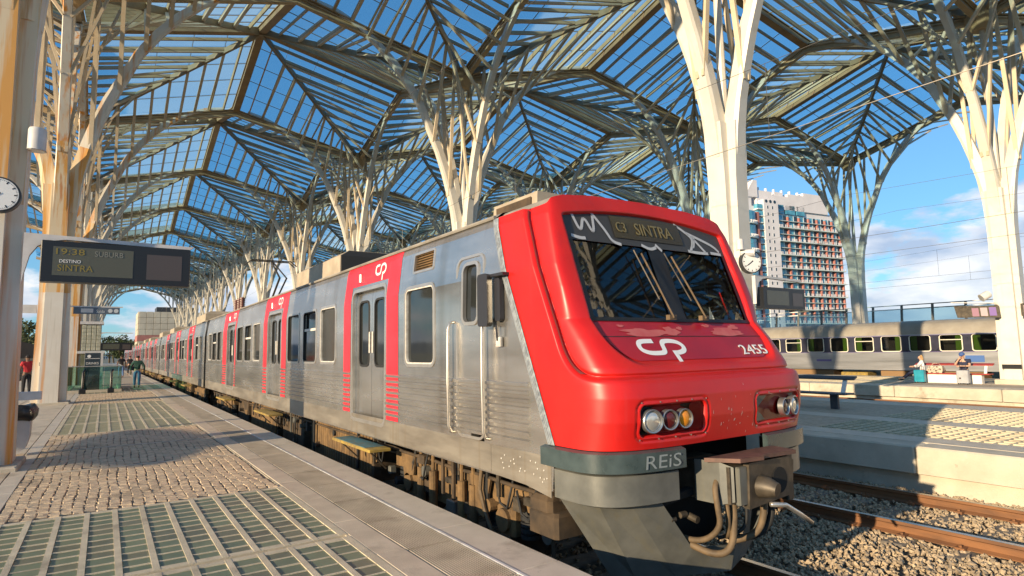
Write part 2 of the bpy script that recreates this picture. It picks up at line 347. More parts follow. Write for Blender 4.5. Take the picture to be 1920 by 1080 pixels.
for d, s_, M_, C_ in OCT:
    if d in ('+x', '+y'):
        b = MB().beam(M_-V((0,0,.22)), C_-V((0,0,.22)), .40, .24).beam(M_-V((0,0,.04)), C_-V((0,0,.04)), .52, .06)
        _tp('ridge_beam', b, 'ridge_brown', 'ridge'+d)
# joined versions for the trees further off
def join_parts(sel, name, m):
    b = MB()
    for n_, me, tg in TREE:
        if sel(n_, tg): b.add([tuple(v.co) for v in me.vertices], [tuple(p.vertices) for p in me.polygons])
    return b.mesh(name, m, fix=False)
def make_joined(keep):
    return [('trunk', join_parts(lambda n,t: n == 'trunk', 'trunk', 'cream_paint'), None),
            ('arms', join_parts(lambda n,t: n in ('arm','strut','king_post') and keep(t), 'arms', 'cream_paint'), 'stuff'),
            ('roof_frame', join_parts(lambda n,t: n in ('rafter','valley_beam','gutter','hub','ridge_beam') and keep(t), 'roof_frame', 'steel_beige'), 'stuff'),
            ('roof_ribs', join_parts(lambda n,t: n in ('diagonal_rib','glazing_bars') and keep(t), 'roof_ribs', 'steel_dark'), 'stuff'),
            ('roof_glazing', join_parts(lambda n,t: n == 'roof_pane' and keep(t), 'roof_glazing', 'roof_glass'), 'stuff')]
KEEP_ALL = lambda t: True
def KEEP_EDGE(t): return not (t.startswith('oct+x') or t.startswith('oct+y+') or t.startswith('oct-y+') or t in ('diag+1+1','diag+1-1','arm+x','valley+x','ridge+x')) or (t.endswith('strut') and not t.startswith('oct+x'))
JOIN = make_joined(KEEP_ALL); JOIN_E = make_joined(KEEP_EDGE)
# narrow eave outside the last row
EAVE = []
for d, s_, M_, C_ in OCT:
    if (d, s_) in (('+y', 1), ('-y', 1)):
        g = MB(); f = MB(); nrm = (M_-TT).cross(C_-M_).normalized(); nrm = nrm if nrm.z > 0 else -nrm; E_ = .24
        g.prism([P_(M_,C_,.24,.02)+nrm*.02, P_(M_,C_,1,.02)+nrm*.02, P_(M_,C_,1,E_)+nrm*.02, P_(M_,C_,.24,E_)+nrm*.02], nrm*.02)
        for i in range(3, NR+1): f.beam(P_(M_,C_,i/NR,.02)-nrm*.15, P_(M_,C_,i/NR,E_)-nrm*.15, .12, .24, nrm)
        f.beam(P_(M_,C_,.2,E_)-nrm*.1, P_(M_,C_,1,E_)-nrm*.1, .10, .3, nrm)
        EAVE.append(('eave_glass', g.mesh('eave_glass', 'roof_glass'))); EAVE.append(('eave_frame', f.mesh('eave_frame', 'cream_paint')))
RUSTY = {}
def rusty(me):
    if me.name not in RUSTY:
        c = me.copy(); c.materials[0] = MATS['rusty_paint']; c.materials.append(MATS['rust_face']); RUSTY[me.name] = c
        for p in c.polygons:
            if p.normal.y < -.55 and 3.1 < p.center.z < 9.5: p.material_index = 1
    return RUSTY[me.name]
DETAIL = {(0,0),(0,1),(0,2),(1,0),(1,1),(1,2),(1,3),(2,0),(2,1),(3,1)}
ORD = ['nearest','second','third','fourth','fifth','sixth','seventh','eighth','ninth','tenth','eleventh']
ROWN = ['on the left platform, rust stained', 'just behind the red train', 'on the red bench platform', 'beyond the silver coaches']
ROWK = ['left', 'above the nose', 'over the bench', 'right']
TREES = {}
for j in range(4):
    for k in range(-1, 11):
        if k == -1 and j in (0, 3): continue
        if j >= 2 and k > 6: continue
        loc = V((ROWX[j], ROWY[j]+TL*k, 0)); edge = j == 3
        if k < 0: lab = 'branches of a cream canopy tree at the top edge, %s' % ROWK[j]
        else: lab = 'cream steel canopy tree, %s of the row %s' % (ORD[k], ROWN[j])
        t = thing('canopy_tree', lab, 'canopy tree', loc, 'steel trees carrying the glass station roof')
        TREES[(j,k)] = t
        if (j,k) in DETAIL:
            for n_, me, tg in TREE:
                if edge and not KEEP_EDGE(tg): continue
                if j == 0 and n_ in ('trunk', 'arm') : me = rusty(me)
                o = obj(n_, me, t)
                if n_ == 'glazing_bars': o['kind'] = 'stuff'
        else:
            for n_, me, kd in (JOIN_E if edge else JOIN):
                o = obj(n_, me, t)
                if kd: o['kind'] = kd
        if edge:
            for n_, me in EAVE: obj(n_, me, t)
# ------------------------------------------------------------------ ground, platforms, tracks
struct('ground', MB().box(-3000,3000,-3000,3000,-1.6,-1.0), 'ground')
PY0, PY1 = -8, 215
# --- near platform
plat = struct('platform', MB().box(-5.2,2.93,PY0,PY1,-1.0,-.075), 'grout')
def run(name, x0, x1, y0, y1, step, m, z0=-.074, z1=0.0, gap=.006, b=.004, parent=plat, jit=.002, cap=60):
    """a row of alike pieces along the platform, one mesh shared by all"""
    me = MB().bbox(x0, x1, 0, step-gap, 0, z1-z0, b).mesh(name, m, (x0,0,0)); y = y0; n = 0
    while y < y1-.01 and n < cap:
        o = obj(name, me, parent, (x0, y, z0+random.uniform(-jit, jit))); y += step; n += 1
    return y
def rest(name, x0, x1, y0, y1, m, z0=-.074, z1=0.0, parent=plat):
    o = obj(name, MB().box(x0,x1,y0,y1,z0,z1).mesh(name, m), parent); return o
y = run('coping_slab', 2.585, 2.97, -4, 40, 1.30, 'coping_stone', z0=-.30); rest('coping_edge', 2.585, 2.97, y, PY1, 'coping_stone', z0=-.3)
wl = mat('white_line', (0.72, 0.70, 0.66), (0.5, 0.48, 0.44), scale=6, rough=0.6)
rest('white_line', 2.565, 2.590, -4, PY1, 'white_line', z0=-.02, z1=.004)
# ribbed plates
rb = MB().box(0,.43,0,.962,-.07,-.010)
for i in range(19): x = .008+i*.0222; rb.add([(x,.006,-.010),(x+.013,.006,-.010),(x+.011,.006,.002),(x+.002,.006,.002),(x,.956,-.010),(x+.013,.956,-.010),(x+.011,.956,.002),(x+.002,.956,.002)], [(0,1,2,3),(7,6,5,4),(1,5,6,2),(2,6,7,3),(3,7,4,0)])
me = rb.mesh('ribbed_plate', 'ribbed_metal'); y = -4.0
for i in range(46): obj('ribbed_plate', me, plat, (2.132, y, random.uniform(-.002,.001))); y += .97
rest('ribbed_strip', 2.132, 2.562, y, PY1, 'ribbed_metal', z1=-.004)
y = run('paving_slab', 1.89, 2.124, -4, 40, 1.10, 'slab_stone'); rest('paving_strip', 1.89, 2.124, y, PY1, 'slab_stone')
y = run('kerb_slab', -1.05, -.86, -4, 34, .62, 'coping_stone'); rest('kerb_strip', -1.05, -.86, y, PY1, 'coping_stone')
for i, xx in enumerate((-1.055-1.38, -1.055-2*1.38, -1.055-3*1.38)):
    y = run('paving_slab', xx+.008, xx+1.372, -4-.4*i, 34, 1.75, 'slab_stone'); rest('paving_strip', xx+.008, xx+1.372, y, PY1, 'slab_stone')
# glass floor frames
FX0, NCOL, FP, FROW, NROW = -.80, 11, .2402, .1985, 12
def floor_frame(y0, blocks):
    """one concrete frame 2.43 m long with eleven by twelve glass blocks sunk into it"""
    y1 = y0+2.43; b = MB(); ya, yb = y0+.03, y1-.03
    xs = [FX0+FP*i for i in range(NCOL+1)]
    for i, x in enumerate(xs):
        w_ = .024 if 0 < i < NCOL else .034; b.box(x-w_, x+w_, y0+.002, y1-.002, -.073, 0.0)
    b.box(FX0-.05, FX0-.034, y0+.002, y1-.002, -.073, -.001); b.box(xs[-1]+.034, xs[-1]+.042, y0+.002, y1-.002, -.073, -.001)
    rows = [ya+.012 + (yb-ya-.024)*k/NROW for k in range(NROW+1)]
    for i in range(NCOL):
        xa, xb = xs[i]+(.034 if i == 0 else .024), xs[i+1]-(.034 if i == NCOL-1 else .024)
        for k, yy in enumerate(rows):
            w_ = .008 if 0 < k < NROW else .040; b.box(xa, xb, max(yy-w_, y0+.002), min(yy+w_, y1-.002), -.073, -.002)
    part('floor_frame', b, 'frame_concrete', plat)
    gm = [MB().box(-.094,.094,-.084,.084,-.045,-.007).mesh('glass_block', m_) for m_ in ('floor_glass','floor_glass','floor_glass_brown')]
    if blocks:
        for i in range(NCOL):
            for k in range(NROW):
                o = obj('glass_block', random.choice(gm), plat, ((xs[i]+xs[i+1])/2, (rows[k]+rows[k+1])/2, random.uniform(-.003,.001)))
                o.rotation_euler = (random.uniform(-.008,.008), random.uniform(-.008,.008), 0)
    else:
        g = MB().box(FX0+.03, xs[-1]-.03, y0+.03, y1-.03, -.06, -.007); part('glass_floor', g, 'floor_glass', plat, kind='stuff')
for y0, fl in ((.50,0),(2.98,1),(5.47,1)): floor_frame(y0, fl)
for i in range(4): floor_frame(16.12+2.46*i, 0)
for i in range(2): floor_frame(33.4+2.46*i, 0)
rest('paving_strip', 1.862, 1.884, -4, PY1, 'frame_concrete', z1=-.006)
# cobbles
cob = []
for k in range(14):
    hx, hy = random.uniform(.047,.052), random.uniform(.050,.057); j = lambda s: random.uniform(-s, s)
    c = [(-hx+j(.006),-hy+j(.007)),(0+j(.005),-hy+j(.005)),(hx+j(.006),-hy+j(.007)),(hx+j(.005),j(.01)),(hx+j(.006),hy+j(.007)),(j(.005),hy+j(.005)),(-hx+j(.006),hy+j(.007)),(-hx+j(.005),j(.01))]
    t = [(x*.86+j(.002), y*.86+j(.002)) for x, y in c]
    rings = [[(x,y,-.05) for x,y in c], [(x,y,-.008) for x,y in c], [(x,y,random.uniform(-.002,.002)) for x,y in t]]
    cob.append(MB().loft(rings))
cob_me = [c.mesh('cobblestone', 'cobble') for c in cob]
BANDS = (10.95, 13.45)
def cobbles(x0, x1, y0, y1, nobj):
    st = MB(); n = 0; ny = int((y1-y0)/.118); nx = int((x1-x0)/.1075)
    for r_ in range(ny):
        for c in range(nx):
            x = x0+.054+c*.1075+random.uniform(-.006,.006) + .012*math.sin(r_*.35+c*.6); y = y0+.06+r_*.118+random.uniform(-.012,.012)+(.059 if c % 2 else 0)
            if y > y1-.05 or any(abs(y-bb) < .10 for bb in BANDS): continue
            q = random.randrange(14); z = random.uniform(-.004,.002); rot = random.choice((0, math.pi))+random.uniform(-.09,.09)
            if n < nobj:
                o = obj('cobblestone', cob_me[q], plat, (x,y,z)); o.rotation_euler = (random.uniform(-.05,.05), random.uniform(-.05,.05), rot); n += 1
            else:
                ca, sa = math.cos(rot), math.sin(rot)
                st.add([(x+a*ca-b_*sa, y+a*sa+b_*ca, z+z_) for a,b_,z_ in cob[q].v], cob[q].f)
    part('cobble_paving', st, 'cobble', plat, kind='stuff')
    rest('joint_sand', x0, x1, y0, y1, 'grout', z1=-.013)
cobbles(-.855, 1.858, 7.93, 16.08, 300)
cobbles(-.855, 1.858, 26.0, 33.3, 0)
for bb in BANDS: rest('stone_band', -.85, 1.855, bb-.04, bb+.04, 'slab_stone', z1=-.002)
mat('far_paving', (0.48, 0.40, 0.30), (0.35, 0.29, 0.21), scale=9, rough=0.8, bump=0.4, bscale=14)
rest('paving_sheet', -.855, 1.858, 38.4, PY1, 'far_paving', z1=-.004); rest('paving_sheet', -.855, 1.858, -4, .48, 'far_paving', z1=-.004)

# --- platforms across the tracks
def far_platform(x0, x1, zt, glass):
    p = struct('platform', MB().box(x0+.16,x1-.16,PY0,PY1,-1.0,zt-.44), 'concrete')
    me = MB().bbox(0,.52,0,3.585,0,.44,.025).mesh('edge_block', 'concrete')
    for i in range(12):
        for xx in (x0, x1-.52): obj('edge_block', me, p, (xx, -6.2+3.6*i, zt-.442))
    for xx in (x0, x1-.52): obj('edge_run', MB().box(xx,xx+.52,37.0,PY1,zt-.442,zt-.002).mesh('edge_run','concrete'), p)
    obj('deck', MB().box(x0+.525,x1-.525,PY0,PY1,zt-.43,zt-.05).mesh('deck', 'grout'), p)
    xm = (x0+x1)/2
    obj('paving_strip', MB().box(x0+.53,x0+1.12,PY0,PY1,zt-.05,zt).mesh('paving_strip','coping_stone'), p)
    obj('paving_strip', MB().box(x1-1.12,x1-.53,PY0,PY1,zt-.05,zt).mesh('paving_strip','coping_stone'), p)
    obj('paving_strip', MB().box(xm-.9,xm-.25,PY0,PY1,zt-.05,zt+.001).mesh('paving_strip','coping_stone'), p)
    for fx0, fx1 in ((x0+1.12, xm-.9), (xm-.25, x1-1.12)):
        last = PY0
        for ya, yb in glass:
            obj('paving_sheet', MB().box(fx0,fx1,last,ya,zt-.05,zt-.004).mesh('paving_sheet','far_paving'), p); last = yb
            obj('glass_floor', MB().box(fx0,fx1,ya,yb,zt-.06,zt-.03).mesh('glass_floor','floor_glass'), p)
            g = MB(); nx = int((fx1-fx0)/.24); ny = int((yb-ya)/.2)
            for i in range(nx+1): x = lerp(fx0+.03, fx1-.03, i/nx); g.box(x-.024,x+.024,ya,yb,zt-.05,zt)
            for k in range(ny+1):
                y = lerp(ya+.03, yb-.03, k/ny); w_ = .05 if k % 12 == 0 else .012; g.box(fx0+.002,fx1-.002,y-w_,y+w_,zt-.052,zt-.001)
            o = obj('floor_frame', g.mesh('floor_frame','frame_concrete', fix=False), p); o['kind'] = 'stuff'
        obj('paving_sheet', MB().box(fx0,fx1,last,PY1,zt-.05,zt-.004).mesh('paving_sheet','far_paving'), p)
    return p
far_platform(11.05, 19.1, -.06, ((-1.5,6.9),(16.0,26.0)))
far_platform(27.0, 34.95, -.12, ((-1.5,5.5),(13.0,24.0)))
far_platform(43.0, 51.0, -.12, ())

# --- tracks
ZR = -.62
def rail(x, y0, y1):
    prof = [(-.036,0),(.036,0),(.036,-.035),(.010,-.050),(.009,-.125),(.070,-.150),(.070,-.160),(-.070,-.160),(-.070,-.150),(-.009,-.125),(-.010,-.050),(-.036,-.035)]
    return MB().loft([[(x+a, y, ZR-.002+b) for a,b in prof] for y in (y0,y1)])
TRK = [4.81, 9.30, 20.9, 25.2, 36.9, 41.2, -7.0]
for i, tx in enumerate(TRK):
    tr = struct('track', MB().box(tx-2.2,tx+2.2,PY0-20,PY1,-1.02,-.845), 'ballast_bed')
    for s_ in (-1,1):
        r_ = part('rail', rail(tx+s_*.87, PY0-12, PY1), 'rail_rust', tr)
        part('rail_head', MB().box(tx+s_*.87-.033, tx+s_*.87+.033, PY0-12, PY1, ZR-.004, ZR+.002), 'rail_top', r_)
    if i < 2:
        me = MB().bbox(-1.3,1.3,-.13,.13,-.2,-.005,.02).mesh('sleeper','sleeper')
        fm = MB().box(-.15,.15,-.05,.05,0,.035).cyl((-.11,0,0),(-.11,0,.06),.018,6).cyl((.11,0,0),(.11,0,.06),.018,6).mesh('rail_clip','rail_rust')
        for k in range(22):
            yy = -5+.62*k; s1 = obj('sleeper', me, tr, (tx, yy, ZR-.165))
            for s_ in (-1,1): obj('rail_clip', fm, s1, (s_*.87, 0, .0))
# loose stone
def stones(n, x0, x1, y0, y1, zb, r0, r1, avoid):
    b = MB(); vs = b.v; fs = b.f
    base = [(1,0,0),(-1,0,0),(0,1,0),(0,-1,0),(0,0,1),(0,0,-1)]; F = [(0,2,4),(2,1,4),(1,3,4),(3,0,4),(2,0,5),(1,2,5),(3,1,5),(0,3,5)]
    for i in range(n):
        x, y = random.uniform(x0,x1), random.uniform(y0,y1)
        if avoid(x, y) and random.random() < .75: continue
        r_ = random.uniform(r0,r1); q = Quaternion((random.gauss(0,1),random.gauss(0,1),random.gauss(0,1),random.gauss(0,1))).normalized().to_matrix()
        o = len(vs); z = zb+random.uniform(-.01,.035)
        for p in base:
            k = random.uniform(.65,1.15); v = q @ V((p[0]*k*1.25,p[1]*k,p[2]*k*.8)); vs.append((x+v.x*r_, y+v.y*r_, z+v.z*r_))
        fs += [tuple(j+o for j in f) for f in F]
    return b
av = lambda x, y: any(abs(abs(x-t)-.87) < .10 for t in (4.81, 9.30))
bl = stones(15000, 5.2, 11.15, 1.2, 7.5, -.815, .022, .042, av)
o = obj('ballast_stones', bl.mesh('ballast_stones', 'ballast', fix=False)); o['kind'] = 'stuff'; o['label'] = 'loose grey brown ballast stones between the rails'; o['category'] = 'ballast'
bl = stones(9000, 5.6, 11.15, 7.5, 30, -.82, .03, .05, av).add(*(lambda q: (q.v, q.f))(stones(1500, 2.98, 5.4, 1.5, 6.5, -.82, .022, .042, av)))
o = obj('ballast_stones', bl.mesh('ballast_stones', 'ballast', fix=False)); o['kind'] = 'stuff'; o['label'] = 'ballast stones under and beside the red train'; o['category'] = 'ballast'
# ------------------------------------------------------------------ red and steel electric train
def steel_extra(t, b, geo):
    pass
mat('steel', (0.74, 0.70, 0.64), (0.54, 0.51, 0.46), scale=1.0, rough=0.25, metal=0.88, stretch=(1, 0.6, 3), rvar=0.10, detail=7, bump=0.05, bscale=3,
    streak=[((0.36, 0.30, 0.23), 0.40, 3.0, 0.56), ((0.28, 0.25, 0.21), 0.30, 10.0, 0.60)])
mat('steel_dirty', (0.36, 0.32, 0.26), (0.24, 0.21, 0.17), scale=2.0, rough=0.45, metal=0.5, stretch=(1, 0.6, 3), detail=7, streak=((0.26, 0.20, 0.13), 0.5, 7.0, 0.55))
mat('steel_trim', (0.66, 0.62, 0.56), (0.58, 0.54, 0.48), scale=5, rough=0.36, metal=0.8, rvar=.04)
mat('steel_roof', (0.38, 0.345, 0.29), (0.25, 0.225, 0.19), scale=2.5, rough=0.7, metal=0.2, detail=8)
simple('groove_dark', (0.10, 0.008, 0.008), 0.6)
mat('train_red', (0.62, 0.016, 0.011), (0.52, 0.011, 0.009), scale=1.6, rough=0.40, coat=0.0, rvar=0.14, detail=8, streak=((0.50, 0.03, 0.03), 0.35, 7.0, 0.58), stain=[((0.42, 0.015, 0.015), 0.5, 2.5, 0.58), ((0.20, 0.02, 0.015), 0.6, 30.0, 0.70)], bump=0.03, bscale=6)
mat('train_red_shaded', (0.42, 0.010, 0.022), (0.32, 0.008, 0.02), scale=2.0, rough=0.36, coat=0.2, rvar=0.1, detail=6)  # darker copy of the red, painting in how light falls on the tilted panel
mat('red_panel', (0.70, 0.035, 0.055), (0.60, 0.02, 0.03), scale=2.0, rough=0.42, detail=7, streak=((0.75, 0.30, 0.30), 0.35, 9.0, 0.62))
mat('faded_pink', (0.55, 0.14, 0.13), (0.50, 0.09, 0.09), scale=8, rough=0.6)
mat('seam_grey', (0.42, 0.45, 0.46), (0.22, 0.24, 0.26), scale=18, rough=0.5, metal=0.3)
mat('bumper_grey', (0.06, 0.085, 0.087), (0.04, 0.058, 0.06), scale=5, rough=0.3, rvar=0.12)
mat('plough_grey', (0.185, 0.185, 0.165), (0.12, 0.122, 0.11), scale=3, rough=0.42, metal=0.2, detail=7, streak=((0.17, 0.16, 0.12), 0.5, 12.0, 0.55))
mat('brake_dust', (0.22, 0.13, 0.052), (0.09, 0.056, 0.026), scale=4, rough=0.85, detail=7, bump=0.3, bscale=30)
mat('brake_dust_dark', (0.10, 0.065, 0.035), (0.035, 0.025, 0.016), scale=4, rough=0.85, detail=7)
mat('hose_tan', (0.17, 0.115, 0.062), (0.09, 0.062, 0.035), scale=8, rough=0.7)
mat('coupler_iron', (0.115, 0.092, 0.066), (0.05, 0.042, 0.032), scale=9, rough=0.5, metal=0.4)
mat('coupler_red', (0.17, 0.085, 0.06), (0.09, 0.045, 0.032), scale=9, rough=0.6)
mat('ac_tan', (0.46, 0.38, 0.28), (0.34, 0.28, 0.20), scale=3, rough=0.7)
mat('window_dark', (0.030, 0.032, 0.030), (0.015, 0.016, 0.015), scale=1.2, rough=0.06, rvar=0.03, spec=0.65)
mat('seal_white', (0.72, 0.69, 0.62), (0.5, 0.46, 0.40), scale=12, rough=0.5)
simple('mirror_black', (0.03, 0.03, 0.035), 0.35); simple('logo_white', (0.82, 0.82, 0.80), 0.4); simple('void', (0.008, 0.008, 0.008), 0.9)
mat('yellow_paint', (0.40, 0.27, 0.05), (0.20, 0.14, 0.05), scale=9, rough=0.7); mat('blue_step', (0.06, 0.19, 0.23), (0.10, 0.12, 0.10), scale=9, rough=0.7); simple('rubber', (0.02, 0.02, 0.02), 0.7)
simple('graffiti', (0.46, 0.47, 0.48), 0.5); simple('scratch', (0.24, 0.27, 0.27), 0.6); simple('insulator', (0.14, 0.045, 0.03), 0.4)
clear_glass('screen_glass', (0.42, 0.47, 0.46), 0.05, 0.02); clear_glass('lamp_glass', (0.92, 0.93, 0.91), -0.03, 0.03)
simple('lamp_chrome', (0.42, 0.42, 0.41), 0.30, 0.8); simple('lamp_beige', (0.42, 0.37, 0.28), 0.4); simple('lens_red', (0.10, 0.012, 0.012), 0.15); simple('lens_amber', (0.75, 0.27, 0.02), 0.15); simple('lens_clear', (0.62, 0.60, 0.55), 0.12, 0.6)
simple('display_glass', (0.055, 0.045, 0.025), 0.2); simple('display_text', (0.15, 0.125, 0.06), 0.5, emit=(0.75, 0.60, 0.22), es=0.015)
simple('cab_dark', (0.03, 0.03, 0.032), 0.7)

TXT = {}
def text_mesh(s, name, m, extrude=0.0):
    cu = bpy.data.curves.new('t', 'FONT'); cu.body = s; cu.size = 1; cu.align_x = 'CENTER'; cu.align_y = 'CENTER'; cu.extrude = extrude; cu.resolution_u = 3
    o = bpy.data.objects.new('t', cu); COL.objects.link(o); dg = bpy.context.evaluated_depsgraph_get()
    me = bpy.data.meshes.new_from_object(o.evaluated_get(dg)); me.name = name; bpy.data.objects.remove(o); bpy.data.curves.remove(cu)
    me.materials.clear(); me.materials.append(MATS[m]); return me
def text(name, s, m, parent, pos, xdir, ydir, w=None, h=None, extrude=0.01, bold=0, squash=None):
    """flat lettering: pos world centre, xdir/ydir world unit vectors, fitted to width w and cap height h"""
    me = text_mesh(s, name, m, extrude); xs = [v.co.x for v in me.vertices]; ys = [v.co.y for v in me.vertices]
    cx, cy = (max(xs)+min(xs))/2, (max(ys)+min(ys))/2; sy_ = h/(max(ys)-min(ys)); sx_ = (w/(max(xs)-min(xs))) if w else sy_
    xd, yd = V(xdir).normalized(), V(ydir).normalized(); nd = xd.cross(yd); og = ORG.get(parent.name, V((0,0,0)))
    for v in me.vertices: v.co = V(pos)-og + xd*((v.co.x-cx)*sx_) + yd*((v.co.y-cy)*sy_) + nd*v.co.z*.2
    return obj(name, me, parent)
def rrect(y0, y1, z0, z1, r, n=5):
    p = []
    for cy, cz, a0 in ((y1-r,z1-r,0),(y0+r,z1-r,90),(y0+r,z0+r,180),(y1-r,z0+r,270)):
        for k in range(n+1):
            a = R(a0+90*k/n); p.append((cy+r*math.cos(a), cz+r*math.sin(a)))
    return p
CX = 4.88; SX = 3.36
def lean(z): return interp([(-9,0),(2.42,0),(2.95,.065),(3.05,.10),(3.5,.2)], z)
def sp(y, z, d=0.0): return V((SX+lean(z)-d, y, z))           # a point on the near side, d outwards
def ring_side(mb, y0, y1, z0, z1, r, w_, d0, d1):
    """rounded frame on the side wall; outer size grows by w_"""
    a = rrect(y0,y1,z0,z1,r); b = rrect(y0-w_,y1+w_,z0-w_,z1+w_,r+w_); n = len(a)
    rings = [[sp(y,z,d0) for y,z in a], [sp(y,z,d1) for y,z in a], [sp(y,z,d1) for y,z in b], [sp(y,z,d0) for y,z in b]]
    for k in range(3):
        o = len(mb.v); mb.v += [tuple(p) for p in rings[k]+rings[k+1]]
        for i in range(n): j = (i+1) % n; mb.f.append((o+i,o+j,o+n+j,o+n+i))
    return mb
def pane_side(mb, y0, y1, z0, z1, r, d, th=.012):
    q = [sp(y,z,d) for y,z in rrect(y0,y1,z0,z1,r)]; return mb.prism(q, (th,0,0))
ROOFP = [(-1.43,3.05),(-1.34,3.12),(-1.17,3.17),(-.75,3.215),(0,3.235),(.75,3.215),(1.17,3.17),(1.34,3.12),(1.43,3.05)]
def roof_z(x): return interp([(a,b) for a,b in ROOFP], x)
def wall_with_holes(y0, y1, holes, z0=.36, ztop=3.05):
    ys = sorted({y0,y1,*[h[0] for h in holes],*[h[1] for h in holes]}); zs = sorted({z0,2.42,2.95,ztop,*[h[2] for h in holes],*[h[3] for h in holes]})
    b = MB()
    for a, c in zip(ys, ys[1:]):
        for e, f in zip(zs, zs[1:]):
            my, mz = (a+c)/2, (e+f)/2
            if any(h[0] < my < h[1] and h[2] < mz < h[3] for h in holes): continue
            b.quad(sp(a,e), sp(c,e), sp(c,f), sp(a,f))
    for h in holes:
        for p, q in (((h[0],h[2]),(h[1],h[2])),((h[1],h[2]),(h[1],h[3])),((h[1],h[3]),(h[0],h[3])),((h[0],h[3]),(h[0],h[2]))):
            b.quad(sp(*p), sp(*q), sp(*q,-.10), sp(*p,-.10))
    return b
CP_PTS = [(.36,.93),(.13,.93),(.05,.88),(.015,.74),(.03,.60),(.10,.52),(.20,.47),(.40,.47),(.475,.50),(.505,.60),(.52,.80),(.56,.90),(.63,.93),(.78,.93),(.90,.87),(.965,.74),(.95,.60),(.88,.51),(.78,.475),(.70,.475),(.695,.12)]
def logo_cp(name, parent, fmap, wid, hei, m='logo_white'):
    """the operator's rounded two-letter mark as a flat ribbon; fmap(u, v) gives the surface point"""
    def smooth(pts, n=2):
        for _ in range(n):
            q = [pts[0]]
            for a, b in zip(pts, pts[1:]): q += [(a[0]*.75+b[0]*.25, a[1]*.75+b[1]*.25), (a[0]*.25+b[0]*.75, a[1]*.25+b[1]*.75)]
            pts = q+[pts[-1]]
        return pts
    P = [((x-.5)*wid, (y-.53)*hei) for x, y in CP_PTS[:-2]]; P = smooth(P)+[((CP_PTS[-2][0]-.5)*wid,(CP_PTS[-2][1]-.53)*hei)]
    st = [((CP_PTS[-2][0]-.5)*wid, (CP_PTS[-2][1]-.53)*hei+.0), ((CP_PTS[-1][0]-.5)*wid, (CP_PTS[-1][1]-.53)*hei)]
    th = .044*wid; b = MB()
    L_, R_ = [], []
    for i, p in enumerate(P):
        a, c = P[max(i-1,0)], P[min(i+1,len(P)-1)]; dx, dy = c[0]-a[0], c[1]-a[1]; l = math.hypot(dx,dy) or 1
        L_.append((p[0]-dy/l*th, p[1]+dx/l*th)); R_.append((p[0]+dy/l*th, p[1]-dx/l*th))
    for i in range(len(P)-1): b.quad(fmap(*L_[i]), fmap(*L_[i+1]), fmap(*R_[i+1]), fmap(*R_[i]))
    x = st[0][0]; b.quad(fmap(x-th, st[0][1]+th*.98), fmap(x+th, st[0][1]+th*.98), fmap(x+th, st[1][1]), fmap(x-th, st[1][1]))
    return part(name, b, m, parent)

def door_side(car, y0, y1, z0=.60, z1=2.60, open_=False):
    ring = ring_side(MB(), y0+.02, y1-.02, z0, z1, .10, .055, -.02, .008); part('door_frame', ring, 'steel_trim', car, smooth=False)
    ym = (y0+y1)/2; d = -.075
    for a, c, sgn in ((y0, ym-.004, 1), (ym+.004, y1, -1)):
        if open_ and sgn > 0: continue
        wy0, wy1 = a+.17, c-.12
        if sgn < 0: wy0, wy1 = a+.12, c-.17
        lf = MB(); zs = [z0,1.42,2.44,z1]; ys = [a,wy0,wy1,c]
        for i in range(3):
            for k in range(3):
                if i == 1 and k == 1: continue
                lf.quad(sp(ys[i],zs[k],d), sp(ys[i+1],zs[k],d), sp(ys[i+1],zs[k+1],d), sp(ys[i],zs[k+1],d))
        leaf = part('door_leaf', lf, 'steel', car)
        part('seal', ring_side(MB(), wy0+.015, wy1-.015, 1.435, 2.425, .09, .035, d-.012, d+.008), 'rubber', leaf)
        part('pane', pane_side(MB(), wy0-.005, wy1+.005, 1.415, 2.445, .10, d-.014), 'window_dark', leaf)
        hx = c-.075 if sgn > 0 else a+.045
        part('handle', MB().bbox(SX-.0+.05, SX+.075, hx, hx+.03, 1.62, 1.95, .006), 'seal_white', leaf)
    part('door_sill', MB().box(SX-.012, SX+.09, y0, y1, z0-.035, z0-.004), 'steel_trim', car)
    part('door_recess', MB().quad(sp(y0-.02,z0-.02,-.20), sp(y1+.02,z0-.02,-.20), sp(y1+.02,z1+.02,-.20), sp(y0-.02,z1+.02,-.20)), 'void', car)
def window_side(car, y0, y1, z0, z1, kind=0):
    fr = part('window_frame', ring_side(MB(), y0+.012, y1-.012, z0+.012, z1-.012, .085, .040, -.03, .010), 'steel_trim', car)
    part('seal', ring_side(MB(), y0+.03, y1-.03, z0+.03, z1-.03, .07, .018, -.035, .004), 'seal_white' if kind == 1 else 'rubber', fr)
    if kind == 2:
        zm = z0+(z1-z0)*.62
        part('pane', pane_side(MB(), y0, y1, z0, zm, .05, -.028), 'window_dark', fr); part('pane', pane_side(MB(), y0, y1, zm+.03, z1, .05, -.05), 'window_dark', fr)
        part('transom', MB().box(SX+.012,SX+.035,y0,y1,zm-.01,zm+.04), 'seal_white', fr)
    else: part('pane', pane_side(MB(), y0, y1, z0, z1, .06, -.03), 'window_dark', fr)
RIBZ = [1.29-.077*i for i in range(8)]
def ribs(car, segs):
    for y0, y1 in segs:
        b = MB()
        for z in RIBZ:
            b.loft([[sp(y,z-.026,0), sp(y,z-.017,.027), sp(y,z+.010,.027), sp(y,z+.024,0)] for y in (y0,y1)])
        part('corrugation', b, 'steel', car)
def lantern(car, y, z): part('door_lamp', MB().bbox(SX+lean(z)-.03,SX+lean(z)+.01,y-.035,y+.035,z-.07,z+.07,.01), 'steel_trim', car)
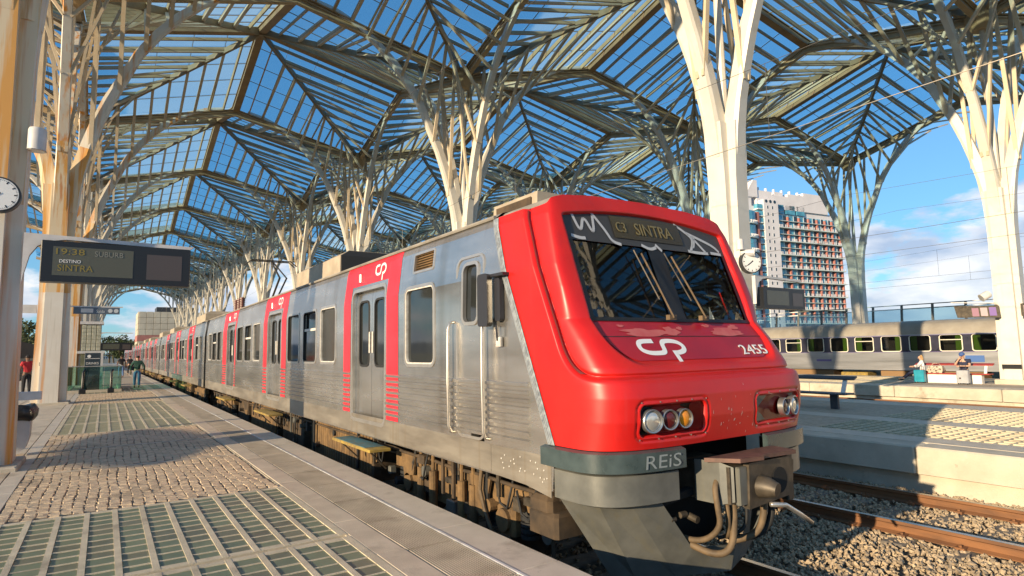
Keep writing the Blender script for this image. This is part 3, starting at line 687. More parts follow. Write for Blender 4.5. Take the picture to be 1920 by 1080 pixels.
def car_shell(car, y0, y1, holes):
    part('side_wall', wall_with_holes(y0, y1, holes), 'steel', car)
    sk = MB().loft([[V((SX+.004,y,.365)),V((SX-.004,y,.375)),V((SX-.004,y,.655)),V((SX+.004,y,.665))] for y in (y0+.01,y1-.01)]); part('sole_bar', sk, 'steel_dirty', car)
    rf = MB().loft([[V((CX+x,y,z)) for x,z in ROOFP] for y in (y0,y1)], cap=False, closed=False)
    part('roof', rf, 'steel_roof', car, smooth=True)
    part('gutter', MB().tube([(SX+.085,y0,3.06),(SX+.085,y1,3.06)], .022, 6), 'steel_roof', car)
    o = MB(); xr = 2*CX-SX
    o.box(SX+.30, xr-.02, y0+.05, y1-.05, .30, .50); o.quad((xr,y0,.36),(xr,y1,.36),(xr,y1,2.42),(xr,y0,2.42)); o.quad((xr,y0,2.42),(xr,y1,2.42),(xr-.10,y1,3.05),(xr-.10,y0,3.05))
    part('far_wall', o, 'steel_dirty', car)
    for y in (y0+.006, y1-.006): part('end_wall', MB().quad((SX+.004,y,.40),(xr-.004,y,.40),(xr-.004,y,2.42),(xr-.10,y,3.04),(CX,y,3.24),(SX+.10,y,3.04),(SX+.004,y,2.42)), 'void' , car)
    part('interior', MB().quad((SX+.5,y0+.02,.5),(SX+.5,y1-.02,.5),(SX+.5,y1-.02,3.0),(SX+.5,y0+.02,3.0)), 'cab_dark', car)
def bogie(car, yc, full=True):
    b = part('bogie', MB().bbox(3.62,3.80,yc-1.75,yc+1.75,-.02,.20,.03).bbox(3.66,3.76,yc-.55,yc+.55,-.30,.0,.03).box(3.8,5.8,yc-.3,yc+.3,-.1,.15), 'brake_dust', car)
    for s_ in (-1.2, 1.2):
        w_ = part('wheel', MB().cyl((3.88,yc+s_,-.17),(4.0,yc+s_,-.17),.45,28).cyl((3.82,yc+s_,-.17),(3.9,yc+s_,-.17),.16,14), 'brake_dust_dark', b)
        part('axle_box', MB().bbox(3.60,3.84,yc+s_-.17,yc+s_+.17,-.32,-.02,.03).cyl((3.56,yc+s_,-.17),(3.62,yc+s_,-.17),.12,14), 'brake_dust', b)
        for q in (-.32,.32):
            sp_ = MB()
            for k in range(5): sp_.cyl((3.71,yc+s_+q,-.30+.062*k),(3.71,yc+s_+q,-.262+.062*k),.105,14).cyl((3.71,yc+s_+q,-.262+.062*k),(3.71,yc+s_+q,-.238+.062*k),.07,10)
            part('spring', sp_, 'rubber', b)
    if full:
        for q in (-.62,-.35,.4,.75): part('damper', MB().cyl((3.56,yc+q,-.35),(3.56,yc+q,.10),.055,12).cyl((3.56,yc+q,.10),(3.56,yc+q,.34),.026,8), 'brake_dust', b)
        part('hose', MB().tube([(3.5,yc-.9,.32),(3.49,yc-.88,.1),(3.5,yc-.95,-.1),(3.52,yc-1.1,-.35)], .022, 8), 'hose_tan', b)
        part('bracket', MB().prism([(3.55,yc-1.0,.22),(3.55,yc-.55,.22),(3.55,yc-.62,-.15),(3.55,yc-.85,-.22)], (.03,0,0)).prism([(3.56,yc+.95,.2),(3.56,yc+1.4,.2),(3.56,yc+1.3,-.1),(3.56,yc+1.0,-.05)], (.03,0,0)), 'brake_dust', b)
        part('air_tank', MB().tube([(3.95,yc-.1,.16),(3.95,yc,.18),(3.95,yc+.75,.18),(3.95,yc+.85,.16)], [.08,.17,.17,.08], 16), 'brake_dust', b, smooth=True, angle=.6)
def equipment(car, y0, y1, slats=True, tone='brake_dust'):
    e = part('equipment_box', MB().bbox(3.62,4.6,y0,y1,-.42,.33,.02), 'brake_dust_dark', car)
    if slats:
        n = int((y1-y0)/.135)
        me = MB().bbox(0,.035,0,.10,-.38,.30,.012).mesh('slat', tone)
        for i in range(n): obj('slat', me, e, V((3.588, y0+.03+i*.135, 0))-ORG[e.name])
def door_step(car, y0, y1, m1):
    s_ = part('door_step', MB().bbox(3.10,3.42,y0,y1,.235,.275,.008), 'yellow_paint', car)
    if m1: part('tread', MB().box(3.115,3.40,y0+.22,y1-.10,.272,.281), m1, s_)
    for ya, yb in ((y0+.2,y0+.25),(y1-.2,y1-.25)): part('stay', MB().tube([(3.16,ya,.24),(3.45,yb,-.05)], .014, 6), 'coupler_iron', s_)
def roof_box(car, x0, x1, y0, y1, z0, z1, m='ac_tan', sl=.12, name='roof_unit'):
    f = lambda a, z: [(x0+a,y0+a*.6,z),(x1-a,y0+a*.6,z),(x1-a,y1-a*.6,z),(x0+a,y1-a*.6,z)]
    return part(name, MB().loft([f(0,z0),f(.01,lerp(z0,z1,.75)),f(sl,z1)]), m, car)

# ---- driving car: thing at the nose
NOSE = thing('driving_car', 'red nosed steel driving car of the suburban train beside the near platform', 'train car', (CX, 4.0, -.62))
car = NOSE
WZ = (1.455, 2.47)
wins = [(6.66,7.52,1),(10.50,11.40,1),(11.68,12.58,2),(12.90,13.84,0),(16.72,17.62,1),(17.9,18.8,2),(19.1,20.0,0),(23.0,23.9,0),(24.2,25.1,2),(25.35,26.2,1)]
doors = [(8.24,9.65),(14.47,15.85),(20.5,21.9)]; reds = [(7.76,10.05),(14.0,16.32),(20.27,22.7)]
CABD = (5.47,6.10,.67,2.70); GR = (6.73,7.33,2.67,2.93)
Y0c, Y1c = 5.36, 26.75
holes = [(a,b,*WZ) for a,b,_ in wins]+[(a,b,.60,2.60) for a,b in doors]+[(5.60,5.93,1.93,2.60), GR, (5.50,5.78,.60,.74)]
# the side wall runs forward to the slanting seam
def seam_y(z): return lerp(4.30, 5.33, (z-.77)/(3.09-.77))
car_shell(car, Y0c, Y1c, holes)
fw = MB(); zs = [.36,.77,1.2,1.7,2.1,2.42,2.75,2.95,3.05]
for a, b in zip(zs, zs[1:]):
    ya, yb = (max(seam_y(a),4.30) if a >= .77 else 4.34), (seam_y(b) if b >= .77 else 4.34)
    fw.quad(sp(Y0c,a), sp(Y0c,b), sp(yb,b), sp(ya,a))
part('side_wall', fw, 'steel', car)
part('sole_bar', MB().prism([sp(4.36,.30,.004),sp(4.75,.35,.004),sp(5.36,.365,.004),sp(5.36,.66,.004),sp(4.36,.66,.004)], (.01,0,0)), 'steel_dirty', car)
ribs(car, [(4.66,5.44),(5.50,6.12),(6.16,8.18),(9.71,14.41),(15.91,20.44),(21.96,26.70)])
for i, (a, b) in enumerate(doors):
    y0, y1 = reds[i]; b_ = MB()
    for p, q, e, f in ((y0,a-.06,.67,3.05),(b+.06,y1,.67,3.05),(a-.06,b+.06,2.70,3.05)):
        zz = [e] + [z for z in (2.42,2.95) if e < z < f] + [f]
        for u_, v_ in zip(zz, zz[1:]): b_.quad(sp(p,u_,.004), sp(q,u_,.004), sp(q,v_,.004), sp(p,v_,.004))
    pn = part('red_door_panel', b_, 'red_panel', car)
    door_side(car, a, b); lantern(car, b-.28, 2.83); door_step(car, a-.1, b+.15, 'blue_step' if i == 0 else None)
    yl = a+.28
    logo_cp('operator_mark', pn, lambda u_, v_, yl=yl: sp(yl-u_, 2.83+v_, .0075), .42, .30)
for a, b, k in wins: window_side(car, a, b, *WZ, k)
# cab door, grab rails, grille, mirror
cd = part('cab_door', ring_side(MB(), 5.50, 6.07, .70, 2.67, .10, .03, -.006, .012), 'steel_trim', car)
part('window_frame', ring_side(MB(), 5.615, 5.915, 1.945, 2.585, .07, .04, -.03, .016), 'steel_trim', cd); part('pane', pane_side(MB(), 5.60,5.93,1.93,2.60,.07,-.035), 'window_dark', cd)
for yy in (5.40, 6.16):
    part('grab_rail', MB().tube([sp(yy,.70,.0),sp(yy,.71,.05),sp(yy,.78,.075),sp(yy,1.3,.085),sp(yy,1.88,.075),sp(yy,1.95,.05),sp(yy,1.96,.0)], .016, 8), 'steel_trim', car, smooth=True)
part('foot_step', MB().box(SX+.02,SX+.3,5.50,5.78,.60,.605).box(SX+.28,SX+.3,5.50,5.78,.60,.74), 'brake_dust_dark', car)
g = part('vent_grille', ring_side(MB(), GR[0]+.02, GR[1]-.02, GR[2]+.02, GR[3]-.02, .01, .03, -.03, .008), 'steel_trim', car)
me = MB().quad((0,0,0),(0,GR[1]-GR[0],0),(.035,GR[1]-GR[0],.035),(.035,0,.035)).mesh('louvre', 'brake_dust')
for i in range(7): obj('louvre', me, g, sp(GR[0],GR[2]+.02+i*.034,-.012)-ORG[g.name])
part('backing', MB().quad(sp(GR[0],GR[2],-.09),sp(GR[1],GR[2],-.09),sp(GR[1],GR[3],-.09),sp(GR[0],GR[3],-.09)), 'void', g)
mr = part('mirror', MB().loft([[V((SX-.13+a*.08, y, z)) for y, z in rrect(5.20+.03*a,5.40-.02*a,1.87,2.42,.04,3)] for a in (0,1)]), 'mirror_black', car)
part('mirror_arm', MB().box(SX-.08,SX+.0,4.98,5.22,2.38,2.41), 'mirror_black', mr); part('stem', MB().tube([(SX-.06,5.14,1.88),(SX-.05,5.14,1.72)], .012, 6), 'mirror_black', mr)
part('second_mirror', MB().loft([[V((SX-.06+a*.05, y, z)) for y, z in rrect(5.07,5.17,1.92,2.36,.03,3)] for a in (0,1)]), 'mirror_black', mr)
part('call_button', MB().bbox(SX-.05,SX-.005,5.10,5.18,1.66,1.76,.01), 'seal_white', mr)
rv = MB()
for i in range(22):
    y, z = random.uniform(4.40,5.2), random.uniform(.42,.60); rv.cyl(sp(y,z,.006), sp(y,z,.012), .008, 6)
part('rivets', rv, 'seal_white', car, kind='stuff')
bogie(car, 6.7); bogie(car, 23.6, False)
def clutter(c, y0, y1, n, seed):
    rnd = random.Random(seed)
    for z, x, r_ in ((.22,3.58,.022),(.14,3.64,.016),(.27,3.70,.03)): part('pipe', MB().tube([(x,lerp(y0,y1,k/12),z+rnd.uniform(-.012,.012)) for k in range(13)], r_, 8), 'brake_dust_dark', c, smooth=True)
    for i in range(n):
        y, z, x = rnd.uniform(y0,y1), rnd.uniform(-.35,.18), rnd.uniform(3.50,3.60); k = rnd.random(); m_ = rnd.choice(('brake_dust','brake_dust_dark','coupler_iron','rubber','plough_grey','brake_dust_dark'))
        if k < .4: part('fitting', MB().bbox(x,x+rnd.uniform(.05,.2),y,y+rnd.uniform(.06,.30),z,z+rnd.uniform(.06,.22),.012), m_, c)
        elif k < .6: part('fitting', MB().cyl((x,y,z),(x+.15,y,z),rnd.uniform(.03,.08),12), m_, c)
        elif k < .8: part('hanger', MB().box(x,x+.03,y,y+.05,z-.1,.34), m_, c)
        else: part('cable', MB().tube([(x,y,.30),(x-.03,y+.03,.12),(x-.01,y+.12,-.04),(x+.02,y+.30,-.02),(x+.02,y+.38,.2)], .013, 6), 'rubber', c, smooth=True)
clutter(car, 4.5, 9.2, 34, 3); clutter(car, 9.3, 26.0, 44, 5)
equipment(car, 9.3, 12.7); equipment(car, 13.4, 15.2, False); equipment(car, 15.8, 18.9); equipment(car, 19.4, 21.0, False)
part('sand_box', MB().bbox(3.45,3.95,4.42,4.86,-.10,.12,.03).bbox(3.44,3.9,4.5,4.84,.12,.26,.04).cyl((3.55,4.6,-.1),(3.55,4.6,-.5),.02,8), 'brake_dust_dark', car)
roof_box(car, 4.08, 5.64, 5.44, 6.4, 3.2, 3.47, sl=.02); part('unit_grille', MB().box(4.07,4.078,5.55,6.3,3.25,3.42), 'brake_dust_dark', car)
u2 = roof_box(car, 3.72, 5.9, 11.4, 14.6, 3.16, 3.66, sl=.22)
part('dark_front', MB().quad((3.74,11.385,3.18),(5.88,11.385,3.18),(5.88,11.392,3.53),(3.74,11.392,3.53)).quad((3.74,11.392,3.53),(5.88,11.392,3.53),(5.68,11.515,3.652),(3.94,11.515,3.652)), 'rubber', u2)
me = MB().box(0,.012,0,.34,0,.30).mesh('vent_panel', 'brake_dust_dark')
for i in range(3):
    o = obj('vent_panel', me, u2, V((3.735,12.3+.38*i,3.26))-ORG[u2.name]); o.rotation_euler = (0, R(4), 0)
part('roof_deck', MB().box(4.0,5.6,15.2,26.2,3.22,3.27), 'steel_roof', car)
pg = part('pantograph', MB().tube([(4.81,22.6,3.35),(4.70,20.6,4.15),(4.81,22.4,4.95)], .035, 8).tube([(4.95,22.6,3.35),(4.92,20.6,4.15),(4.85,22.4,4.95)], .03, 8).box(4.4,5.2,21.9,23.0,3.3,3.36), 'coupler_iron', car)
part('collector_head', MB().tube([(3.95,22.3,4.80),(4.15,22.3,4.97),(5.47,22.3,4.97),(5.67,22.3,4.80)], .022, 6).tube([(3.95,22.6,4.80),(4.15,22.6,4.97),(5.47,22.6,4.97),(5.67,22.6,4.80)], .022, 6).tube([(4.4,22.3,4.95),(4.4,22.6,4.95)], .02, 6).tube([(5.2,22.3,4.95),(5.2,22.6,4.95)], .02, 6), 'coupler_iron', pg)
for yy in (24.2, 24.8, 25.5):
    b = MB()
    for k in range(7): b.cyl((4.2,yy,3.30+.07*k),(4.2,yy,3.34+.07*k),.10,12).cyl((4.2,yy,3.34+.07*k),(4.2,yy,3.37+.07*k),.06,10)
    part('insulator', b, 'insulator', car)

# ---- nose shell
def yc(z): return interp([(.77,3.57),(1.0,3.53),(1.2,3.53),(1.32,3.56),(1.38,3.60),(1.45,3.63),(1.71,3.84),(1.895,4.01),(2.3,4.16),(2.96,4.40),(3.1,4.46),(3.3,4.56)], z)
def nexp(z): return interp([(.77,4.2),(1.0,5.0),(1.4,6),(1.9,8),(2.2,13),(3.3,16)], z)
def hwid(z): return 1.52 - lean(z)
def sdr(x, z, x0, x1, z0, z1, r):     # signed distance to a rounded rectangle, positive inside
    cx_, cz_, hx, hz = (x0+x1)/2, (z0+z1)/2, (x1-x0)/2-r, (z1-z0)/2-r; qx, qz = abs(x-cx_)-hx, abs(z-cz_)-hz
    return -(math.hypot(max(qx,0),max(qz,0)) + min(max(qx,qz),0) - r)
def smin(a, b, k): h = max(0, min(1, .5+.5*(b-a)/k)); return b*(1-h)+a*h - k*h*(1-h)
def nose_base(th, z):
    n = nexp(z); c, s = math.cos(th), max(math.sin(th), 0); yy = yc(z); D = max(seam_y(z)-yy, .1); r_ = (abs(c)**n+s**n)**(-1/n)
    return V((CX - hwid(z)*r_*c, yy + D*(1-r_*s), z))
LAMP = (.345, 1.20, .835, 1.18)
def frame_d(y, z): return smin(z-1.36, seam_y(z)-.47-y, .30)
def top_z(x): return 2.965+.115*max(0, 1-(x/1.245)**2)
def inset(x, y, z):
    d1 = frame_d(y, z)
    i = .060*smooth01(d1/.026) + .042*math.exp(-((d1-.014)/.016)**2)
    ax = abs(x)
    d2 = sdr(ax, z, -1.245, 1.245, 1.455, top_z(ax), .16 if z < 2.2 else .05)
    if z < 2.2: d2 = min(d2, sdr(ax, z, -1.245, 1.245, 1.455, 3.5, .34))
    i += .060*smooth01(d2/.045)
    d3 = sdr(ax, z, *LAMP, .09)
    if d3 > -.02 and y < 4.2: i += .012*smooth01((d3+.012)/.012)*(1-smooth01((d3-.01)/.01)) + .055*smooth01((d3-.035)/.02)
    return i
def front_y(x, z, extra=0.0):
    """nose front surface (before insets) at offset x from the centre line"""
    n = nexp(z); u_ = min(abs(x)/hwid(z), .9999); s = (1-u_**n)**(1/n); D = max(seam_y(z)-yc(z), .1); return yc(z) + D*(1-s) + extra
NU, NV = 400, 220
b = MB(); grid = []
thetas = []
for i in range(NU+1):
    t_ = i/NU; thetas.append(math.pi*(t_ - .10*math.sin(2*math.pi*t_)/ (2*math.pi) *0))
zrow = []
for k in range(NV+1): zrow.append(k/NV)
for k in range(NV+1):
    row = []
    for th in thetas:
        n0 = nexp(.77+(3.1-.77)*zrow[k]); c = math.cos(th); xo = 1.43*c*(abs(c)**n0+abs(math.sin(th))**n0)**(-1/n0); z = .77 + zrow[k]*(roof_z(xo)-.77)
        p = nose_base(th, z); e = 1e-3; q1, q2 = nose_base(max(th-e,0), z), nose_base(min(th+e,math.pi), z); tg = (q2-q1); tg.z = 0
        if tg.length < 1e-9: tg = V((0,1,0))
        nin = V((-tg.y, tg.x, 0)).normalized()
        if nin.dot(V((CX,6,z))-p) < 0: nin = -nin
        p = p + nin*inset(p.x-CX, p.y, z); row.append(p)
    grid.append(row)
for row in grid: b.v += [tuple(p) for p in row]
W_ = NU+1
for k in range(NV):
    for i in range(NU):
        p = grid[k][i]
        if abs(p.x-CX) < 1.175 and 1.90 < p.z < 2.69 and p.y < 4.8: continue      # windscreen opening
        b.f.append((k*W_+i, k*W_+i+1, (k+1)*W_+i+1, (k+1)*W_+i))
shell = part('nose_shell', b, 'train_red', car, smooth=True, fix=True)
def groove_pt(z, dd, left):
    lo, hi = 0.0, math.pi/2                     # frame_d grows from the seam towards the front
    for _ in range(40):
        m_ = (lo+hi)/2
        if frame_d(nose_base(m_, z).y, z) < dd: lo = m_
        else: hi = m_
    p = nose_base(lo, z); e = 1e-3; tg = nose_base(lo+e, z)-nose_base(max(lo-e,0), z); n_ = V((-tg.y, tg.x, 0)).normalized()
    if n_.dot(V((CX,6,z))-p) < 0: n_ = -n_
    p = p+n_*.045; return p if left else V((2*CX-p.x, p.y, p.z))
for lf in (True, False):
    gv = MB(); q = [(groove_pt(1.405+(3.03-1.405)*(k/60)**1.6, .004, lf), groove_pt(1.405+(3.03-1.405)*(k/60)**1.6, .026, lf)) for k in range(61)]
    for (a, c), (a2, c2) in zip(q, q[1:]): gv.quad(a, c, c2, a2)
    part('groove_shade', gv, 'groove_dark', shell)  # dark ribbon inside the groove, its shade put into the colour
cap = MB()
for i in range(NU):
    p, q = grid[-1][i], grid[-1][i+1]; cap.quad(p, q, V((q.x,5.40,q.z+.002)), V((p.x,5.40,p.z+.002)))
part('nose_roof', cap, 'steel_roof', car)
fl = MB()
for i in range(NU):
    p, q = grid[0][i], grid[0][i+1]; fl.quad(p, q, V((q.x,4.34,.775)), V((p.x,4.34,.775)))
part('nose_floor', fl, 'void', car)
st = MB(); zz = [.77+(3.04-.77)*k/20 for k in range(21)]
for a, c in zip(zz, zz[1:]):
    st.quad(sp(seam_y(a)-.012,a,.010), sp(seam_y(c)-.012,c,.010), sp(seam_y(c)+.085,c,.010), sp(seam_y(a)+.085,a,.010))
    st.quad(sp(seam_y(a)+.085,a,.010), sp(seam_y(c)+.085,c,.010), sp(seam_y(c)+.087,c,-.002), sp(seam_y(a)+.087,a,-.002))
    for q in (.02,.045,.07): st.beam(sp(seam_y(a)+q,a,.012), sp(seam_y(c)+q,c,.012), .008, .008)
part('seam_strip', st, 'seam_grey', car)
def patch(x0, x1, z0, z1, ins, nx=16, nz=10, shear=None):
    """a sheet following the nose front, set in by ins"""
    b = MB(); f = shear or (lambda x, z: (x, z))
    for k in range(nz+1):
        for i in range(nx+1):
            x, z = f(lerp(x0,x1,i/nx), lerp(z0,z1,k/nz)); b.v.append((CX+x, front_y(x,z,ins), z))
    w_ = nx+1
    for k in range(nz):
        for i in range(nx): b.f.append((k*w_+i,k*w_+i+1,(k+1)*w_+i+1,(k+1)*w_+i))
    return b
I0 = .116
def corner_fit(x, z):
    r_ = .32; dz = max(0, 1.50+r_-z); return (x*(1.17-(r_-math.sqrt(max(r_*r_-dz*dz,0))))/1.17, z)
pnl = part('lower_panel', patch(-1.19,1.19,1.505,1.875,I0-.004, nx=30, nz=24, shear=corner_fit), 'train_red_shaded', shell)
# faded patch under the screen, panel joint, screen mask, two panes, destination box
part('panel_joint', patch(-1.19,1.19,1.724,1.732,I0-.007, nz=1), 'rubber', shell)
def blotch(xc_, zc_, w_, h_, seed):
    rnd = random.Random(seed); n = 40; b = MB(); rim = []
    for i in range(n):
        a = 2*math.pi*i/n; k = .85+.16*math.sin(3*a+seed)+.10*math.sin(7*a+2*seed)+rnd.uniform(-.05,.05); rim.append((xc_+w_*k*math.cos(a), zc_+h_*(k*math.sin(a) if math.sin(a) > 0 else .9*math.sin(a))))
    c = (CX+xc_, front_y(xc_,zc_,I0-.010), zc_); vs = [c]+[(CX+x,front_y(x,z,I0-.010),z) for x,z in rim]
    return b.add(vs, [(0,1+i,1+(i+1)%n) for i in range(n)])
mk = MB()
for xc_, zc_, w_, h_, sd_ in ((-.62,1.765,.36,.045,1),(-.25,1.78,.12,.05,2),(.62,1.775,.30,.05,3),(.80,1.83,.10,.03,4),(-.1,1.81,.05,.02,5),(.35,1.84,.07,.02,6),(-.9,1.83,.05,.015,7),(.48,1.80,.06,.02,8)):
    q = blotch(xc_,zc_,w_,h_,sd_); mk.add(q.v, q.f)
part('worn_paint', mk, 'faded_pink', shell, kind='stuff')
mask = part('screen_mask', patch(-1.215,1.215,0,1,I0-.012, nx=28, nz=6, shear=lambda x, t: (x, lerp(2.69, top_z(x)-.02, t))), 'dark_grey', shell)
for a, c in ((-1.21,-1.15),(-.12,.12),(1.15,1.21)): part('screen_post', patch(a,c,1.885,2.695,I0-.010, nx=3, nz=8), 'black', shell)
part('screen_sill', patch(-1.21,1.21,1.878,1.915,I0-.016, nz=1), 'black', shell)
for a, c in ((-1.15,-.12),(.12,1.15)):
    part('windscreen_pane', patch(a,c,1.91,2.695,I0+.004), 'screen_glass', shell)
part('cab_interior', MB().box(CX-1.25,CX+1.25,4.9,4.95,1.6,3.0).box(CX-1.25,CX-1.2,4.7,4.9,1.6,3.0).box(CX+1.2,CX+1.25,4.7,4.9,1.6,3.0).box(CX-1.2,CX+1.2,4.30,4.9,1.60,1.78), 'cab_dark', car)
part('driver_seat', MB().bbox(CX-.75,CX-.3,4.62,4.72,1.75,2.35,.03), 'mirror_black', car)
def disp_shear(x, z): return (x + (z-2.70)*(.0), z)
dsp = part('destination_display', patch(-.56,.50,2.765,3.015,I0-.022, nz=4), 'display_glass', mask)
def ftext(name, s, m, parent, x, z, w_, h_, ins):
    a, c = V((CX+x-.2, front_y(x-.2,z,ins), z)), V((CX+x+.2, front_y(x+.2,z,ins), z)); u0, u1 = V((CX+x, front_y(x,z-.05,ins), z-.05)), V((CX+x, front_y(x,z+.05,ins), z+.05))
    return text(name, s, m, parent, (CX+x, front_y(x,z,ins), z), c-a, u1-u0, w_, h_)
ftext('destination_text', 'C3', 'display_text', dsp, -.44, 2.89, .14, .12, I0-.030); ftext('destination_text', 'SINTRA', 'display_text', dsp, .06, 2.89, .58, .145, I0-.030)
logo_cp('operator_mark', shell, lambda u_, v_: V((CX-.53+u_, front_y(-.53+u_, 1.585+v_*.72, I0-.009), 1.585+v_*.72)), .63, .34)
ftext('car_number', '2455', 'logo_white', shell, .84, 1.585, .46, .125, I0-.012)
# white spray strokes over the mask
gs = [[(-1.08,2.90),(-1.02,2.70),(-.93,2.91),(-.85,2.69),(-.80,2.90)], [(-.80,2.93),(-.70,2.80),(-.66,2.74),(-.62,2.66),(-.50,2.64)], [(-1.16,2.68),(-1.05,2.66),(-.98,2.665)], [(.46,2.94),(.62,2.86),(.70,2.80),(.66,2.72),(.60,2.66)], [(.70,2.82),(.80,2.72),(.86,2.66)], [(.74,2.83),(.70,2.74),(.66,2.70)], [(.62,2.86),(.85,2.80),(1.05,2.74),(1.12,2.68)], [(-.20,2.66),(-.08,2.62),(.02,2.65)], [(.02,2.68),(.10,2.62)], [(.55,2.655),(.7,2.645),(.9,2.65)], [(.95,2.66),(1.14,2.655)]]
for k, g_ in enumerate(gs):
    b = MB(); P = []
    for a, c in zip(g_, g_[1:]): P += [(lerp(a[0],c[0],t/6), lerp(a[1],c[1],t/6)) for t in range(6)]
    P = [(x, 2.70+(z-2.65)*1.12) for x, z in g_]
    for _ in range(3):
        q_ = [P[0]]
        for a, c in zip(P, P[1:]): q_ += [(a[0]*.75+c[0]*.25,a[1]*.75+c[1]*.25),(a[0]*.25+c[0]*.75,a[1]*.25+c[1]*.75)]
        P = q_+[P[-1]]
    for a, c in zip(P, P[1:]):
        dx, dz = c[0]-a[0], c[1]-a[1]; l = math.hypot(dx,dz) or 1; t_ = .017; nx_, nz_ = -dz/l*t_, dx/l*t_
        pts = [(a[0]+nx_,a[1]+nz_),(c[0]+nx_,c[1]+nz_),(c[0]-nx_,c[1]-nz_),(a[0]-nx_,a[1]-nz_)]
        b.quad(*[V((CX+x, front_y(x,z,I0-.018), z)) for x,z in pts])
    part('spray_stroke', b, 'graffiti', mask)
for xb, zb, xt, zt in ((-.19,1.915,-.30,2.60),(.31,1.915,.16,2.60)):
    wp = part('wiper', MB().tube([(CX+xb,front_y(xb,zb,-.0),zb),(CX+lerp(xb,xt,.5),front_y(lerp(xb,xt,.5),lerp(zb,zt,.5),.02),lerp(zb,zt,.5)),(CX+xt,front_y(xt,zt,.05),zt)], .010, 6).box(CX+xb-.05,CX+xb+.05,front_y(xb,zb,.01),front_y(xb,zb,.06),zb-.02,zb+.03), 'hose_tan', shell)
    part('wiper_blade', MB().beam((CX+xt-.10,front_y(xt-.1,zt+.02,.055),zt+.03),(CX+lerp(xb,xt,.28)-.03,front_y(lerp(xb,xt,.28),lerp(zb,zt,.28),.055),lerp(zb,zt,.28)), .010,.012), 'coupler_iron', wp)
# headlamps
for s_ in (-1, 1):
    lampn = part('headlamp_housing', MB().quad(*[V((CX+s_*x, front_y(x,z,.044), z)) for x, z in rrect(LAMP[0]+.045,LAMP[1]-.045,LAMP[2]+.045,LAMP[3]-.045,.05,3)]), 'black' if s_ < 0 else 'lamp_beige', shell)
    for x, rr, mm in ((1.052,.100,'lens_clear'),(.862,.088,'lens_red'),(.678,.085,'lens_amber')):
        if s_ > 0 and x < .7: continue
        c = V((CX+s_*x, front_y(x,1.005,.0), 1.005)); n_ = V((s_*.25*(x-.2),-1,.0)).normalized()
        e1 = n_.cross(V((0,0,1))).normalized(); e2 = e1.cross(n_)
        rv_ = lambda prof: MB().loft([[c+n_*h_+(e1*math.cos(2*math.pi*q/28)+e2*math.sin(2*math.pi*q/28))*r_ for q in range(28)] for r_, h_ in prof], cap=False)
        lp = part('lamp_ring', rv_([(rr,-.04),(rr,.012),(rr*.95,.018),(rr*.86,.014),(rr*.80,-.004)]), 'lamp_chrome', lampn, smooth=True, angle=.6)
        part('lamp_lens', rv_([(rr*.84,-.006),(rr*.7,.004),(rr*.4,.010),(.001,.012)]), mm, lp, smooth=True)
    part('lamp_cover', MB().quad(*[V((CX+s_*x, front_y(x,z,.010)+.012, z)) for x, z in rrect(LAMP[0]+.03,LAMP[1]-.03,LAMP[2]+.03,LAMP[3]-.03,.06,4)]), 'lamp_glass', lampn)
    if s_ < 0: part('red_backing', MB().quad(*[V((CX+s_*x, front_y(x,z,.040), z)) for x, z in rrect(LAMP[0]+.05,.57,LAMP[2]+.05,LAMP[3]-.05,.04,3)]), 'train_red', lampn)
for s_ in (-1, 1):
    sc_m = MB().cyl((0,0,0),(0,-.004,0),.007,8).mesh('screw','lamp_chrome')
    for x, z in [(lerp(LAMP[0]+.04,LAMP[1]-.04,k/4),zz_) for k in range(5) for zz_ in (LAMP[2]+.018,LAMP[3]-.018)]:
        obj('screw', sc_m, shell, V((CX+s_*x, front_y(x,z,-.001), z))-ORG[shell.name])
# bumper steps, skirt, plough
def plan(u_, off, z=.77):
    """plan curve of the nose foot: u from -1 (left seam) to 1, pushed out by off"""
    th = math.pi*(u_+1)/2; p = nose_base(th, z); e = 1e-3; tg = nose_base(min(th+e,math.pi),z)-nose_base(max(th-e,0),z); n_ = V((tg.y,-tg.x,0)).normalized()
    if n_.dot(p-V((CX,6,z))) < 0: n_ = -n_
    return p+n_*off
def band(u0, u1, off0, off1, z0, z1, n=26, back=.0, lead=0.0):
    rings = []
    if lead: p, q = plan(u0,off0), plan(u0,off1); rings.append([V((p.x,p.y+lead,z0)),V((q.x,q.y+lead,z0+.02)),V((q.x,q.y+lead,z1-.015)),V((p.x,p.y+lead,z1))])
    for i in range(n+1):
        p, q = plan(lerp(u0,u1,i/n),off0), plan(lerp(u0,u1,i/n),off1); rings.append([V((p.x,p.y,z0)),V((q.x,q.y,z0+.02)),V((q.x,q.y,z1-.015)),V((p.x,p.y,z1))])
    return MB().loft(rings)
bl_ = part('bumper_step', band(-.985,-.275,.0,.055,.575,.765, lead=.16), 'bumper_grey', car, smooth=True, angle=.7)
part('bumper_step', band(.20,.985,.0,.055,.575,.765), 'bumper_grey', car, smooth=True, angle=.7)
pc = plan(-.365,.0565); pa, pb = plan(-.42,.0565), plan(-.31,.0565)
text('scrawl', 'REiS', 'scratch', bl_, (pc.x,pc.y,.672), pb-pa, (.12,0,1), .38, .11, extrude=0)
part('lower_skirt', band(-.97,-.29,-.05,.0,.30,.578, lead=.05), 'plough_grey', car, smooth=True, angle=.7); part('lower_skirt', band(.34,.97,-.05,.0,.30,.578), 'plough_grey', car, smooth=True, angle=.7)
